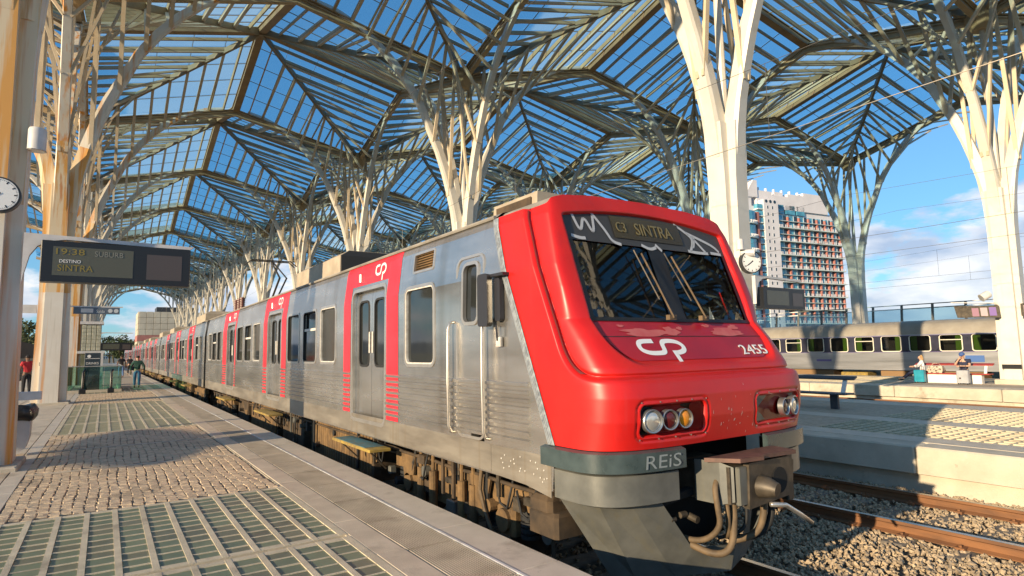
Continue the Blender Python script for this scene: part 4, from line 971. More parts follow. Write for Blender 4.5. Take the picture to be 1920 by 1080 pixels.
for s_ in (-1,1):
    m_ = lambda x, y, z: V((CX+s_*x, y, z))
    P0, P1, P2, P3 = m_(1.47,4.30,.31), m_(1.36,3.93,.315), m_(1.15,3.76,.318), m_(.88,3.68,.32)
    Q0, Q1, Q2, Q3 = m_(.98,4.20,-.44), m_(.84,4.03,-.44), m_(.52,3.86,-.44), m_(0,3.66,-.44)
    K, L_ = m_(.46,3.70,-.17), m_(0,3.60,-.20)
    b = MB().add([P0,P1,P2,P3,Q0,Q1,Q2,Q3,K,L_], [(0,1,5,4),(1,2,6,5),(2,3,8),(2,8,6),(8,9,7,6)])
    o = part('plough', b, 'plough_grey', car); md = o.modifiers.new('s','SOLIDIFY'); md.thickness = .02; md.offset = 0
chips = MB()
for i in range(70):
    u_, v_ = random.random()**1.5, random.random(); x, z = lerp(1.15,.5,u_), lerp(.30,-.25,v_*u_+.15*v_); 
    y = lerp(3.80,3.72,u_)
    c = V((CX-x, front_y(min(x,1.3),.8,.03) if False else y, z))
# marks of scraped paint on the red front
for i in range(26):
    x, z = random.gauss(.05,.16), random.gauss(1.0,.12)
    if abs(x) > .32 or not .80 < z < 1.30: continue
    if True:
        w_, h_ = random.uniform(.002,.007), random.uniform(.004,.018)
        chips.quad(*[V((CX+x+a, front_y(x+a,z+c,-.003), z+c)) for a, c in ((-w_,-h_),(w_,-h_*.6),(w_*.6,h_),(-w_*.4,h_*.7))])
simple('chip_white', (0.62, 0.42, 0.38), 0.6); part('paint_chips', chips, 'chip_white', shell, kind='stuff')
# coupler and hoses
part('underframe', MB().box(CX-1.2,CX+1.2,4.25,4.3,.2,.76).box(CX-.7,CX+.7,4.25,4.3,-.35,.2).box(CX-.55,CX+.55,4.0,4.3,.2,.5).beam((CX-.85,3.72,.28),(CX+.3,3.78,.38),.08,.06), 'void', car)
def cpart(name, mb, m, parent, **k):
    mb.v = [(x+.05, y+.20, z-.04) for x, y, z in mb.v]; return part(name, mb, m, parent, **k)
cp = cpart('coupler', MB().loft([[(4.42,3.72,.30),(4.72,3.72,.28),(4.72,3.72,.66),(4.42,3.72,.64)],[(4.44,3.12,.31),(4.78,3.12,.29),(4.78,3.12,.64),(4.44,3.12,.62)]]).cyl((4.7,4.2,.46),(4.6,3.7,.46),.16,16), 'coupler_iron', car)
cpart('side_plate', MB().prism([(4.41,3.20,.30),(4.47,3.10,.33),(4.47,3.10,.62),(4.41,3.20,.66)], (-.02,.25,0)).bbox(4.50,4.62,3.07,3.12,.30,.62,.01), 'plough_grey', cp)
fp = MB(); poly = [(4.60,.26),(5.26,.30),(5.30,.60),(5.22,.645),(4.62,.645)]; fp.prism([(x,3.05,z) for x,z in poly], (0,.06,0)); cpart('face_plate', fp, 'coupler_iron', cp)
cpart('cone', MB().tube([(4.78,3.05,.43),(4.78,2.97,.43),(4.79,2.90,.42)], [.10,.085,.06], 18), 'coupler_iron', cp, smooth=True, angle=.5); cpart('socket', MB().cyl((5.06,3.055,.45),(5.06,3.044,.45),.115,20), 'void', cp)
cpart('top_plate', MB().prism([(4.34,3.30,.655),(4.46,3.02,.67),(4.74,2.98,.67),(4.76,3.03,.67),(5.30,3.02,.66),(5.38,3.32,.655)], (0,0,.035)), 'coupler_red', cp)
cpart('guard', MB().bbox(5.30,5.40,3.12,3.2,.22,.66,.01), 'coupler_iron', cp)
cpart('lever', MB().tube([(4.86,3.02,.27),(5.05,3.0,.24),(5.28,3.0,.12),(5.45,3.0,.02)], .022, 8), 'steel_trim', cp, smooth=True)
def hose(pts, r=.026, m='hose_tan'):
    q = [V(p) for p in pts]
    for _ in range(3):
        n_ = [q[0]]
        for a, b in zip(q, q[1:]): n_ += [a.lerp(b,.25), a.lerp(b,.75)]
        q = n_+[q[-1]]
    cpart('hose', MB().tube(q, r, 10), m, cp, smooth=True)
hose([(4.44,3.25,.50),(4.36,3.22,.44),(4.36,3.2,.30),(4.40,3.2,.10),(4.36,3.4,-.06),(4.30,3.72,-.02)])
hose([(4.58,3.2,.34),(4.58,3.2,.10),(4.52,3.2,-.10),(4.42,3.3,-.15),(4.34,3.55,-.08),(4.30,3.85,.04)], .031)
hose([(5.02,3.2,.30),(5.02,3.2,.10),(4.96,3.25,-.06),(4.8,3.4,-.12)], .032)
hose([(5.14,3.2,.30),(5.14,3.2,.05),(5.05,3.3,-.10),(4.9,3.5,-.14)], .032, 'rubber')
hose([(4.48,3.2,.36),(4.50,3.2,.18),(4.56,3.25,.0),(4.7,3.4,-.06)], .022); hose([(4.76,3.2,.30),(4.76,3.2,.1),(4.72,3.25,0),(4.6,3.4,-.06)], .016, 'rubber')
for q in (((4.22,3.5,.18),(4.30,3.5,.18),.028),((4.34,3.5,.16),(4.34,3.4,.14),.032),((4.1,3.5,.16),(4.16,3.5,.16),.022)): cpart('valve', MB().cyl(*q,10), 'coupler_iron', cp)

# ---- following cars
def trailer(y0, y1, label, detail, first=None):
    c = thing('passenger_car', label, 'train car', (CX, y0, -.62), 'steel cars coupled behind the red nose')
    off = y0-26.9; n = 3
    dl = [(y0+4.3,y0+5.7),(y0+10.6,y0+12.0),(y0+16.9,y0+18.3)] ; rl = [(a-.45,b+.45) for a, b in dl]
    wl_ = [(y0+.9+1.15*i,y0+1.75+1.15*i,(i+1)%3) for i in range(2)]
    for a in (y0+6.5,y0+12.8,y0+19.1): wl_ += [(a+1.2*i,a+.9+1.2*i,(1,2,0)[i]) for i in range(3)]
    wl_ = [w_ for w_ in wl_ if w_[1] < y1-.4]
    hl = [(a,b,*WZ) for a,b,_ in wl_]+[(a,b,.60,2.60) for a,b in dl]
    car_shell(c, y0, y1, hl)
    for i, (a, b) in enumerate(dl):
        p0, p1 = rl[i]; b_ = MB()
        for p, q, e, f in ((p0,a-.06,.67,3.05),(b+.06,p1,.67,3.05),(a-.06,b+.06,2.70,3.05)):
            zz = [e] + [z for z in (2.42,2.95) if e < z < f] + [f]
            for u_, v_ in zip(zz, zz[1:]): b_.quad(sp(p,u_,.004), sp(q,u_,.004), sp(q,v_,.004), sp(p,v_,.004))
        pn = part('red_door_panel', b_, 'red_panel', c)
        if detail:
            logo_cp('operator_mark', pn, lambda u_, v_, yl=a+.3: sp(yl-u_, 2.83+v_, .0075), .42, .30)
            door_side(c, a, b, open_=(detail > 1 and i == 0)); door_step(c, a-.1, b+.15, None)
        else:
            part('door_leaf', MB().quad(sp(a,.6,-.07),sp(b,.6,-.07),sp(b,2.6,-.07),sp(a,2.6,-.07)), 'window_dark', c)
    for a, b, k in wl_:
        if detail: window_side(c, a, b, *WZ, k)
        else: part('window_pane', MB().quad(sp(a,WZ[0],-.03),sp(b,WZ[0],-.03),sp(b,WZ[1],-.03),sp(a,WZ[1],-.03)), 'window_dark', c)
    yy = y0+.05; segs = []
    for a, b in dl: segs.append((yy, a-.06)); yy = b+.06
    segs.append((yy, y1-.05))
    if detail: ribs(c, segs)
    bogie(c, y0+3.3, False); bogie(c, y1-3.3, False)
    for a in (y0+6.3, y0+9.6, y0+13.4): equipment(c, a, a+2.6, detail > 0)
    roof_box(c, 3.72, 5.9, y0+3, y0+6.2, 3.16, 3.66, sl=.22); roof_box(c, 3.72, 5.9, y1-6, y1-3, 3.16, 3.6, sl=.22)
    part('gangway', MB().box(CX-.7,CX+.7,y1-.0,y1+.6,.6,2.9).box(SX+.05,SX+.12,y1-.02,y1+.58,.5,3.0), 'rubber', c)
    return c
part('gangway', MB().box(CX-.7,CX+.7,26.75,27.3,.6,2.9).box(SX+.05,SX+.12,26.73,27.28,.5,3.0), 'rubber', NOSE)
trailer(27.3, 51.2, 'second car of the suburban train, steel with red door panels, first after the nose car', 2)
trailer(51.8, 75.7, 'third car of the suburban train, steel with red door panels', 1)
trailer(76.3, 100.2, 'fourth car of the suburban train, far down the platform', 0)
trailer(100.8, 124.7, 'fifth car of the suburban train, tiny near the vanishing point', 0)
trailer(125.3, 149.2, 'last car of the suburban train, a red and grey speck at the far end', 0)
# ------------------------------------------------------------------ station furniture
simple('lcd', (0.085, 0.085, 0.06), 0.25); simple('lcd_yellow', (0.20, 0.155, 0.03), 0.5, emit=(0.9, 0.65, 0.05), es=0.02); simple('lcd_pale', (0.22, 0.22, 0.18), 0.5)
simple('screen_off', (0.075, 0.06, 0.055), 0.3); simple('clock_white', (0.82, 0.82, 0.80), 0.35); simple('sign_grey', (0.10, 0.13, 0.17), 0.45); simple('sign_text', (0.55, 0.58, 0.60), 0.5)
simple('poster_a', (0.30, 0.16, 0.22), 0.5); simple('poster_b', (0.42, 0.34, 0.36), 0.5); simple('poster_c', (0.20, 0.12, 0.35), 0.5); simple('poster_blue', (0.05, 0.13, 0.36), 0.5)
mat('sign_white', (0.66, 0.64, 0.62), (0.55, 0.53, 0.51), scale=4, rough=0.5); mat('bag_black', (0.03, 0.03, 0.032), (0.015, 0.015, 0.016), scale=8, rough=0.3, bump=0.6, bscale=14)
mat('bench_wood', (0.30, 0.17, 0.09), (0.20, 0.11, 0.06), scale=6, rough=0.5); mat('bench_red', (0.40, 0.045, 0.03), (0.30, 0.03, 0.02), scale=5, rough=0.5); mat('bench_dark', (0.075, 0.075, 0.085), (0.05, 0.05, 0.055), scale=5, rough=0.5)
simple('board_dark', (0.025, 0.04, 0.055), 0.35); clear_glass('rail_glass', (0.62, 0.86, 0.80), 0.07, 0.04); clear_glass('screen_clear', (0.62, 0.80, 0.86), 0.10, 0.04)
mat('graffiti_ink', (0.05, 0.05, 0.07), (0.03, 0.03, 0.05), scale=6, rough=0.6)

def dbl_clock(name, label, c, r, axis, right):
    """platform clock: drum, dial, sixty ticks and two hands; axis = outward normal of the dial seen"""
    a = V(axis).normalized(); rt = V(right).normalized(); up = V((0,0,1)); c = V(c)
    t = thing(name, label, 'clock', c - V((0,0,r)))
    part('drum', MB().tube([c-a*.07, c-a*.065, c+a*.065, c+a*.07], [r*.97,r*1.05,r*1.05,r*.97], 40), 'dark_grey', t, smooth=True, angle=.5)
    for s_ in (1,-1):
        d = part('dial', MB().cyl(c+a*s_*.071, c+a*s_*.076, r*.95, 40), 'clock_white', t); q = c+a*s_*.078
        b = MB()
        for k in range(60):
            th = R(6*k); w_, l_ = (r*.035, r*.17) if k % 5 == 0 else (r*.012, r*.06); dv = rt*math.sin(th)*s_ + up*math.cos(th); tv = dv.cross(a)
            p0, p1 = q+dv*(r*.90-l_), q+dv*r*.90; b.quad(p0-tv*w_, p1-tv*w_, p1+tv*w_, p0+tv*w_)
        part('ticks', b, 'black', d)
        for th, l_, w_ in ((R(232), r*.52, r*.05), (R(228+8), r*.8, r*.035)):
            dv = rt*math.sin(th)*s_ + up*math.cos(th); tv = dv.cross(a); p0, p1 = q+a*s_*.004-dv*r*.15, q+a*s_*.004+dv*l_
            part('hand', MB().quad(p0-tv*w_, p1-tv*w_*.6, p1+tv*w_*.6, p0+tv*w_), 'black', d)
    return t
def display_sign(label, x0, y, z0=2.80, z1=3.44, txt=True):
    """hanging departure display on a bracket arm, facing down the platform"""
    t = thing('departure_display', label, 'display sign', (x0-.18, y, 3.5)); X0, X1 = x0, x0+2.03
    arm = [(X0-.22,3.545),(X1+.06,3.50),(X1-.02,3.44),(X0+.30,3.475),(X0+.10,3.44),(X0-.05,3.35),(X0-.14,3.20),(X0-.20,2.90),(X0-.22,2.75)]
    part('bracket_arm', MB().prism([(x,y-.05,z) for x,z in arm], (0,.10,0)), 'sign_white', t)
    bx = part('housing', MB().bbox(X0,X1,y-.13,y+.13,z0,z1,.012), 'black', t)
    yf = y-.134
    part('lcd_panel', MB().quad((X0+.15,yf,z0+.10),(X0+1.20,yf,z0+.10),(X0+1.20,yf,z1-.09),(X0+.15,yf,z1-.09)), 'lcd', bx)
    part('side_screen', MB().quad((X0+1.39,yf,z0+.09),(X0+1.90,yf,z0+.09),(X0+1.90,yf,z1-.13),(X0+1.39,yf,z1-.13)), 'screen_off', bx)
    if txt:
        f = lambda s, m, x, z, w_, h_: text('display_text', s, m, bx, (X0+x, yf-.003, z), (1,0,0), (0,0,1), w_, h_)
        f('19:38','lcd_yellow',.37,3.275,.36,.095); f('SUBURB','lcd_pale',.87,3.265,.38,.085); f('DESTINO','clock_white',.37,3.125,.27,.05); f('SINTRA','lcd_yellow',.44,3.02,.45,.10)
    return t
display_sign('black departure display reading SINTRA on an arm from the nearest rusty column', -.88, 11.62)
display_sign('dark departure display behind the red train nose, below a clock', 14.72, 9.62, 2.63, 3.22, False)
display_sign('small dark departure display far down the near platform', -.30, 55.0, 2.16, 2.74, False)
dbl_clock('station_clock', 'white station clock on the nearest rusty column, cut by the left edge', (-1.39, 11.28, 4.02), .25, (0,-1,0), (1,0,0))
dbl_clock('station_clock', 'white station clock on the cream column right behind the red nose', (14.36, 9.60, 3.88), .30, (-.35,-1,0), (1,-.35,0))
def floodlight(label, c, d, L=.34, r=.12):
    c = V(c); d = V(d).normalized(); t = thing('floodlight', label, 'floodlight', c)
    part('can', MB().tube([c, c+d*L*.1, c+d*L, c+d*L*1.04], [r*.9,r,r,r*1.1], 18), 'sign_white', t, smooth=True, angle=.5); part('lens', MB().cyl(c+d*L*1.04, c+d*(L*1.06), r*.95, 18), 'lens_clear', t); part('yoke', MB().beam(c-V((0,0,.16)), c+d*L*.3, .04, .04), 'sign_white', t)
floodlight('white can floodlight on the nearest rusty column above the clock', (-1.02,11.6,5.20), (0,0,-1)); floodlight('upper cylinder floodlight on the column behind the red nose', (14.10,9.7,4.50), (0,0,-1), .28, .10)
floodlight('rust stained cylinder floodlight beside the clock behind the red nose', (14.18,9.75,4.12), (.5,-.8,0), .34, .10)
floodlight('round lamp on the left of the column with the blue poster', (30.55,9.35,3.62), (-.6,.6,-.5), .34, .16); floodlight('round lamp on the right of the column with the blue poster', (30.9,8.1,3.62), (0,-.8,-.6), .34, .16)
# direction signs on the second column of the near platform
def dir_sign(label, x0, x1, y, z0, z1, m, right):
    t = thing('direction_sign', label, 'sign', ((x0+x1)/2, y, z0)); part('panel', MB().bbox(x0,x1,y-.05,y+.05,z0,z1,.01), m, t)
    part('top_rail', MB().box(x0-.12,x1+.1,y-.03,y+.03,z1+.003,z1+.045), 'sign_white', t)
    part('label_field', MB().box(lerp(x0,x1,.16),lerp(x0,x1,.42),y-.053,y-.051,z0+.05,z1-.05), 'sign_white', t)
    if right:
        text('sign_text', 'Saída', 'sign_text', t, (lerp(x0,x1,.58),y-.054,lerp(z0,z1,.42)), (1,0,0), (0,0,1), .26, .11)
        for q in (.79,.92):
            part('roundel', MB().cyl((lerp(x0,x1,q),y-.051,(z0+z1)/2),(lerp(x0,x1,q),y-.056,(z0+z1)/2),.075,18), 'sign_text', t)
    return t
dir_sign('grey exit sign reading Saída with two roundels, on the second rusty column', -1.03, .40, 27.2, 3.25, 3.50, 'sign_grey', True)
dir_sign('pale lit sign between the first and second rusty columns', -2.80, -2.08, 27.2, 3.25, 3.50, 'sign_white', False)
# scribbles on the near columns
def scribble(label, s, x, y, z, w_, h_):
    o = thing('scribble', label, 'graffiti', (x,y,z)); text('ink', s, 'graffiti_ink', o, (x,y,z), (1,0,0), (0,0,1), w_, h_, extrude=0); return o
scribble('small black tag reading LGR low on the second rusty column', 'LGR', -1.80, 27.12, 1.44, .24, .12)
scribble('black tag low on the nearest rusty column', 'XL.', -1.32, 11.49, 1.10, .16, .22)
# litter bin and bench by the nearest column
t = thing('litter_bin', 'white litter bin with a black bag beside the nearest rusty column', 'litter bin', (-1.12,13.3,0))
sh = [(-1.30,.06),(-1.16,.03),(-1.05,.12),(-1.0,.30),(-.99,.60),(-1.30,.60)]
part('bin_shell', MB().prism([(x,13.15,z) for x,z in sh], (0,.30,0)), 'sign_white', t)
part('bag', MB().loft([[(-1.15+rx*math.cos(a)+.02*math.sin(5*a), 13.3+ry*math.sin(a)+.02*math.cos(4*a), z+.02*math.sin(3*a)) for a in [2*math.pi*k/18 for k in range(18)]] for rx,ry,z in ((.19,.19,.58),(.23,.22,.64),(.24,.23,.74),(.19,.2,.82),(.17,.18,.84))]), 'bag_black', t, smooth=True)
part('post', MB().box(-1.36,-1.31,12.55,12.63,0,.92), 'black', t)
t = thing('bench', 'end of a brown bench at the foot of the nearest rusty column', 'bench', (-1.25,12.0,0)); part('seat_plank', MB().bbox(-1.75,-1.10,11.9,12.4,.36,.40,.01), 'bench_wood', t); part('leg', MB().bbox(-1.34,-1.26,12.0,12.1,0,.36,.01), 'bench_wood', t)
t = thing('fire_box', 'small pale box on a bracket beside the nearest rusty column', 'box', (-1.3,16.0,.9)); part('box', MB().bbox(-1.55,-1.05,15.9,16.0,.78,.95,.01), 'sign_white', t); part('bracket', MB().box(-1.62,-1.55,15.8,16.0,.6,1.1), 'bench_wood', t)
# escalator head with glass balustrade, bollards and snack board
t = thing('glass_balustrade', 'green glass balustrade around the stair opening on the near platform', 'balustrade', (-.4,34.8,0))
pm = MB().box(0,.68,-.008,.008,.12,1.2).mesh('glass_pane','rail_glass')
for i in range(3): obj('glass_pane', pm, t, (-1.38+.70*i+.4, .0, 0))
ps = MB().box(-.008,.008,0,1.4,.12,1.2).mesh('glass_pane','rail_glass')
for i in range(4):
    for xx in (-1.0, 1.11): obj('glass_pane', ps, t, (xx, .05+1.45*i, 0))
part('kerb', MB().box(-1.42,.74,34.70,34.9,-.0,.12).box(-1.42,-1.30,34.9,41,0,.12).box(.62,.74,34.9,41,0,.12), 'concrete', t)
part('handrail', MB().tube([(-1.40,34.8,1.22),(.72,34.8,1.22),(.72,41,1.22)], .022, 8), 'steel_trim', t)
for i, xx in enumerate((-.78,.30)):
    t = thing('escalator_newel', ('left' if i == 0 else 'right')+' black handrail end in front of the glass balustrade', 'handrail', (xx,33.8,0))
    part('post', MB().tube([(xx,33.8,0),(xx,33.8,.3),(xx,33.78,.95),(xx+.05,33.85,1.06)], [.09,.055,.05,.045], 10), 'black', t, smooth=True); part('base', MB().bbox(xx-.15,xx+.13,33.6,33.95,0,.22,.03), 'black', t)
t = thing('snack_board', 'dark drinks and snacks board standing behind the glass balustrade', 'sign board', (-.50,35.6,0))
bd = part('board', MB().bbox(-.80,-.16,35.55,35.65,.05,1.86,.015), 'board_dark', t); part('edge_strip', MB().box(-.155,-.06,35.5,35.7,.05,1.9), 'sign_white', t)
for s_, z, w_ in (('DRINKS',1.36,.50),('SNACKS',1.06,.46),('BEBIDAS',.80,.48)): text('board_text', s_, 'clock_white' if z > 1.2 else 'lcd_pale', bd, (-.48,35.545,z), (1,0,0), (0,0,1), w_, .11)
part('roundel', MB().cyl((-.62,35.548,1.70),(-.62,35.54,1.70),.075,18), 'clock_white', bd); part('rule', MB().box(-.76,-.2,35.54,35.548,1.58,1.60), 'clock_white', bd)
# glass block lift tower
t = thing('lift_tower', 'glass block lift tower with a white slab, beyond the snack board', 'lift tower', (-.7,42.6,0))
part('shaft', MB().box(-1.15,-.22,42.3,43.4,0,3.55), 'floor_glass_brown', t)
gb = MB().bbox(0,.20,-.03,0,0,.20,.01); gbm = gb.mesh('glass_block','floor_glass')
mat('lift_glass', (0.52,0.50,0.38), (0.34,0.34,0.26), scale=5, rough=0.25); gbm.materials[0] = MATS['lift_glass']
for i in range(4):
    for k in range(7): obj('glass_block', gbm, t, V((-1.13+.232*i, 42.29, 2.05+.212*k))-V((-.7,42.6,0)))
part('slab', MB().box(-1.3,-.0,42.0,43.6,1.88,2.02), 'sign_white', t); part('cap', MB().box(-1.25,-.12,42.2,43.5,3.56,3.72), 'sign_white', t)

# benches on the far platforms
def long_bench(label, x, y0, y1, zp, m, face):
    t = thing('bench', label, 'bench', (x,(y0+y1)/2,zp)); s_ = face
    part('seat', MB().bbox(x-.25,x+.25,y0,y1,zp+.38,zp+.42,.01), m, t); part('backrest', MB().prism([(x+s_*.26,y0,zp+.74),(x+s_*.44,y0,zp+.80),(x+s_*.44,y0,zp+.84),(x+s_*.26,y0,zp+.78)], (0,y1-y0,0)), m, t)
    n = max(2, int((y1-y0)/1.6)+1)
    for i in range(n):
        y = lerp(y0+.25,y1-.25,i/(n-1)); part('bracket', MB().beam((x+s_*.15,y,zp+.40),(x+s_*.34,y,zp+.78),.05,.10,(0,1,0)), 'white_paint', t)
    if m == 'bench_red': part('plinth', MB().bbox(x-.16,x+.16,y0+.3,y1-.02,zp,zp+.37,.02), 'white_paint', t)
    else:
        for y in (y0+.4,y1-.4): part('leg', MB().bbox(x-.05,x+.05,y-.1,y+.1,zp,zp+.37,.01), 'bench_dark', t)
    return t
long_bench('red bench where the two travellers sit, left of the column with the blue poster', 30.25, 9.45, 12.35, -.12, 'bench_red', 1)
long_bench('red bench cut by the right edge, right of the column with the blue poster', 30.25, 3.5, 8.15, -.12, 'bench_red', 1)
long_bench('dark bench with a white bracket on the middle platform, right of the red nose', 15.9, 8.0, 10.0, -.06, 'bench_dark', 1)
# column with posters
t = thing('poster_display', 'dark display box with three posters left of the column with the blue poster', 'display sign', (30.3,9.8,2.5))
hb = part('housing', MB().prism([(30.42,8.98,2.60),(30.42,10.45,2.66),(30.42,10.55,3.16),(30.42,9.02,3.10)], (-.16,0,0)), 'coupler_iron', t)
for i, mm in enumerate(('poster_c','poster_b','poster_a')): part('poster', MB().quad((30.255,9.06+.30*i,2.68),(30.255,9.30+.30*i,2.69),(30.255,9.32+.30*i,3.04),(30.255,9.08+.30*i,3.03)), mm, hb)
part('canopy', MB().beam((30.3,9.1,3.20),(30.3,10.6,3.32),.35,.03), 'sign_white', t)
t = thing('poster_display', 'dark display box with a pink poster, cut by the right edge', 'display sign', (30.3,7.6,2.5)); hb = part('housing', MB().bbox(30.26,30.42,6.9,8.28,2.62,3.12,.01), 'coupler_iron', t)
part('poster', MB().quad((30.255,7.95,2.70),(30.255,8.18,2.70),(30.255,8.18,3.04),(30.255,7.95,3.04)), 'poster_b', hb)
t = thing('poster', 'tall blue poster on the side of the cream column by the red bench', 'poster', (31.05,8.27,1.3)); part('sheet', MB().bbox(30.80,31.25,8.272,8.284,.78,1.92,.002), 'poster_blue', t)
part('emblem', MB().cyl((31.0,8.27,1.66),(31.0,8.266,1.66),.10,18), 'lens_amber', t); text('poster_text', 'LISBOA', 'clock_white', t, (31.02,8.268,1.30), (1,0,0), (0,0,1), .3, .06)
t = thing('tape_band', 'torn black tape round the cream column by the red bench', 'tape', (31,8.8,.6)); part('tape', MB().box(30.475,30.52,8.50,9.14,.50,.68).box(30.52,31.2,8.275,8.30,.52,.66), 'black', t)

# suitcases and bag
def suitcase(label, x, y, zp, h, w_, d, m):
    t = thing('suitcase', label, 'suitcase', (x,y,zp)); b = part('shell', MB().bbox(x-d/2,x+d/2,y-w_/2,y+w_/2,zp+.05,zp+h,.03), m, t)
    me = MB().box(-.006,.006,-.012,.012,0,h-.16).mesh('rib', m)
    for k in range(4): obj('rib', me, b, V((x-d/2-.003, y-w_/2+.08+k*(w_-.16)/3, zp+.10))-ORG[b.name])
    for a in (-1,1):
        for c in (-1,1): part('wheel', MB().cyl((x+a*d*.35,y+c*w_*.38-.015,zp+.03),(x+a*d*.35,y+c*w_*.38+.015,zp+.03),.03,10), 'black', t)
    part('handle', MB().tube([(x,y-w_*.25,zp+h),(x,y-w_*.25,zp+h+.22),(x,y+w_*.25,zp+h+.22),(x,y+w_*.25,zp+h)], .012, 6), 'dark_grey', t); return t
mat('case_teal', (0.02,0.30,0.40), (0.015,0.24,0.33), scale=6, rough=0.4); mat('case_grey', (0.42,0.43,0.45), (0.34,0.35,0.37), scale=6, rough=0.4)
suitcase('turquoise suitcase standing in front of the seated woman', 29.66, 11.85, -.12, .56, .40, .26, 'case_teal'); suitcase('silver grey suitcase standing in front of the seated man', 29.50, 10.18, -.12, .58, .42, .26, 'case_grey')
mat('bag_print', (0.60,0.50,0.38), (0.12,0.08,0.06), scale=16, rough=0.7, lo=.42, hi=.5)
t = thing('handbag', 'beige patterned bag on the red bench behind the seated woman', 'bag', (30.2,11.35,.30)); part('body', MB().loft([[(30.05,11.15,.30),(30.35,11.15,.30),(30.35,11.65,.30),(30.05,11.65,.30)],[(30.02,11.1,.42),(30.38,11.1,.42),(30.38,11.7,.42),(30.02,11.7,.42)],[(30.12,11.15,.60),(30.28,11.15,.60),(30.28,11.65,.60),(30.12,11.65,.60)]]), 'bag_print', t); part('strap', MB().tube([(30.2,11.2,.58),(30.2,11.3,.72),(30.2,11.5,.72),(30.2,11.6,.58)], .012, 6), 'bag_print', t)

# ------------------------------------------------------------------ people
simple('skin', (0.52,0.32,0.22), 0.55); simple('skin_dark', (0.20,0.11,0.07), 0.55); simple('hair_dark', (0.025,0.018,0.014), 0.6); simple('hair_blond', (0.42,0.26,0.11), 0.6)
simple('cloth_red', (0.52,0.03,0.035), 0.8); simple('cloth_green', (0.02,0.07,0.05), 0.8); simple('cloth_jeans', (0.10,0.19,0.38), 0.8); simple('cloth_black', (0.018,0.018,0.022), 0.8); simple('cloth_navy', (0.02,0.025,0.06), 0.8)
simple('cloth_white', (0.72,0.71,0.70), 0.8); simple('cloth_blue', (0.03,0.28,0.60), 0.8); simple('shoe_dark', (0.03,0.025,0.022), 0.6); simple('cap_blue', (0.05,0.10,0.28), 0.7)
def skin_mesh(name, pts, edges, rad, m, parent, root=0, sub=1):
    """one continuous surface grown round a posed skeleton (pts in the person's own frame)"""
    me = bpy.data.meshes.new(name); keys = list(pts); ix = {k: i for i, k in enumerate(keys)}
    me.from_pydata([tuple(pts[k]) for k in keys], [(ix[a],ix[b]) for a,b in edges], []); me.materials.append(MATS[m])
    o = obj(name, me, parent); o.modifiers.new('skin','SKIN'); s_ = me.skin_vertices[0].data
    for i, k in enumerate(keys):
        r_ = rad[k]; s_[i].radius = r_ if isinstance(r_, tuple) else (r_, r_); s_[i].use_root = (i == root)
    md = o.modifiers.new('sub','SUBSURF'); md.levels = sub; md.render_levels = sub
    return o
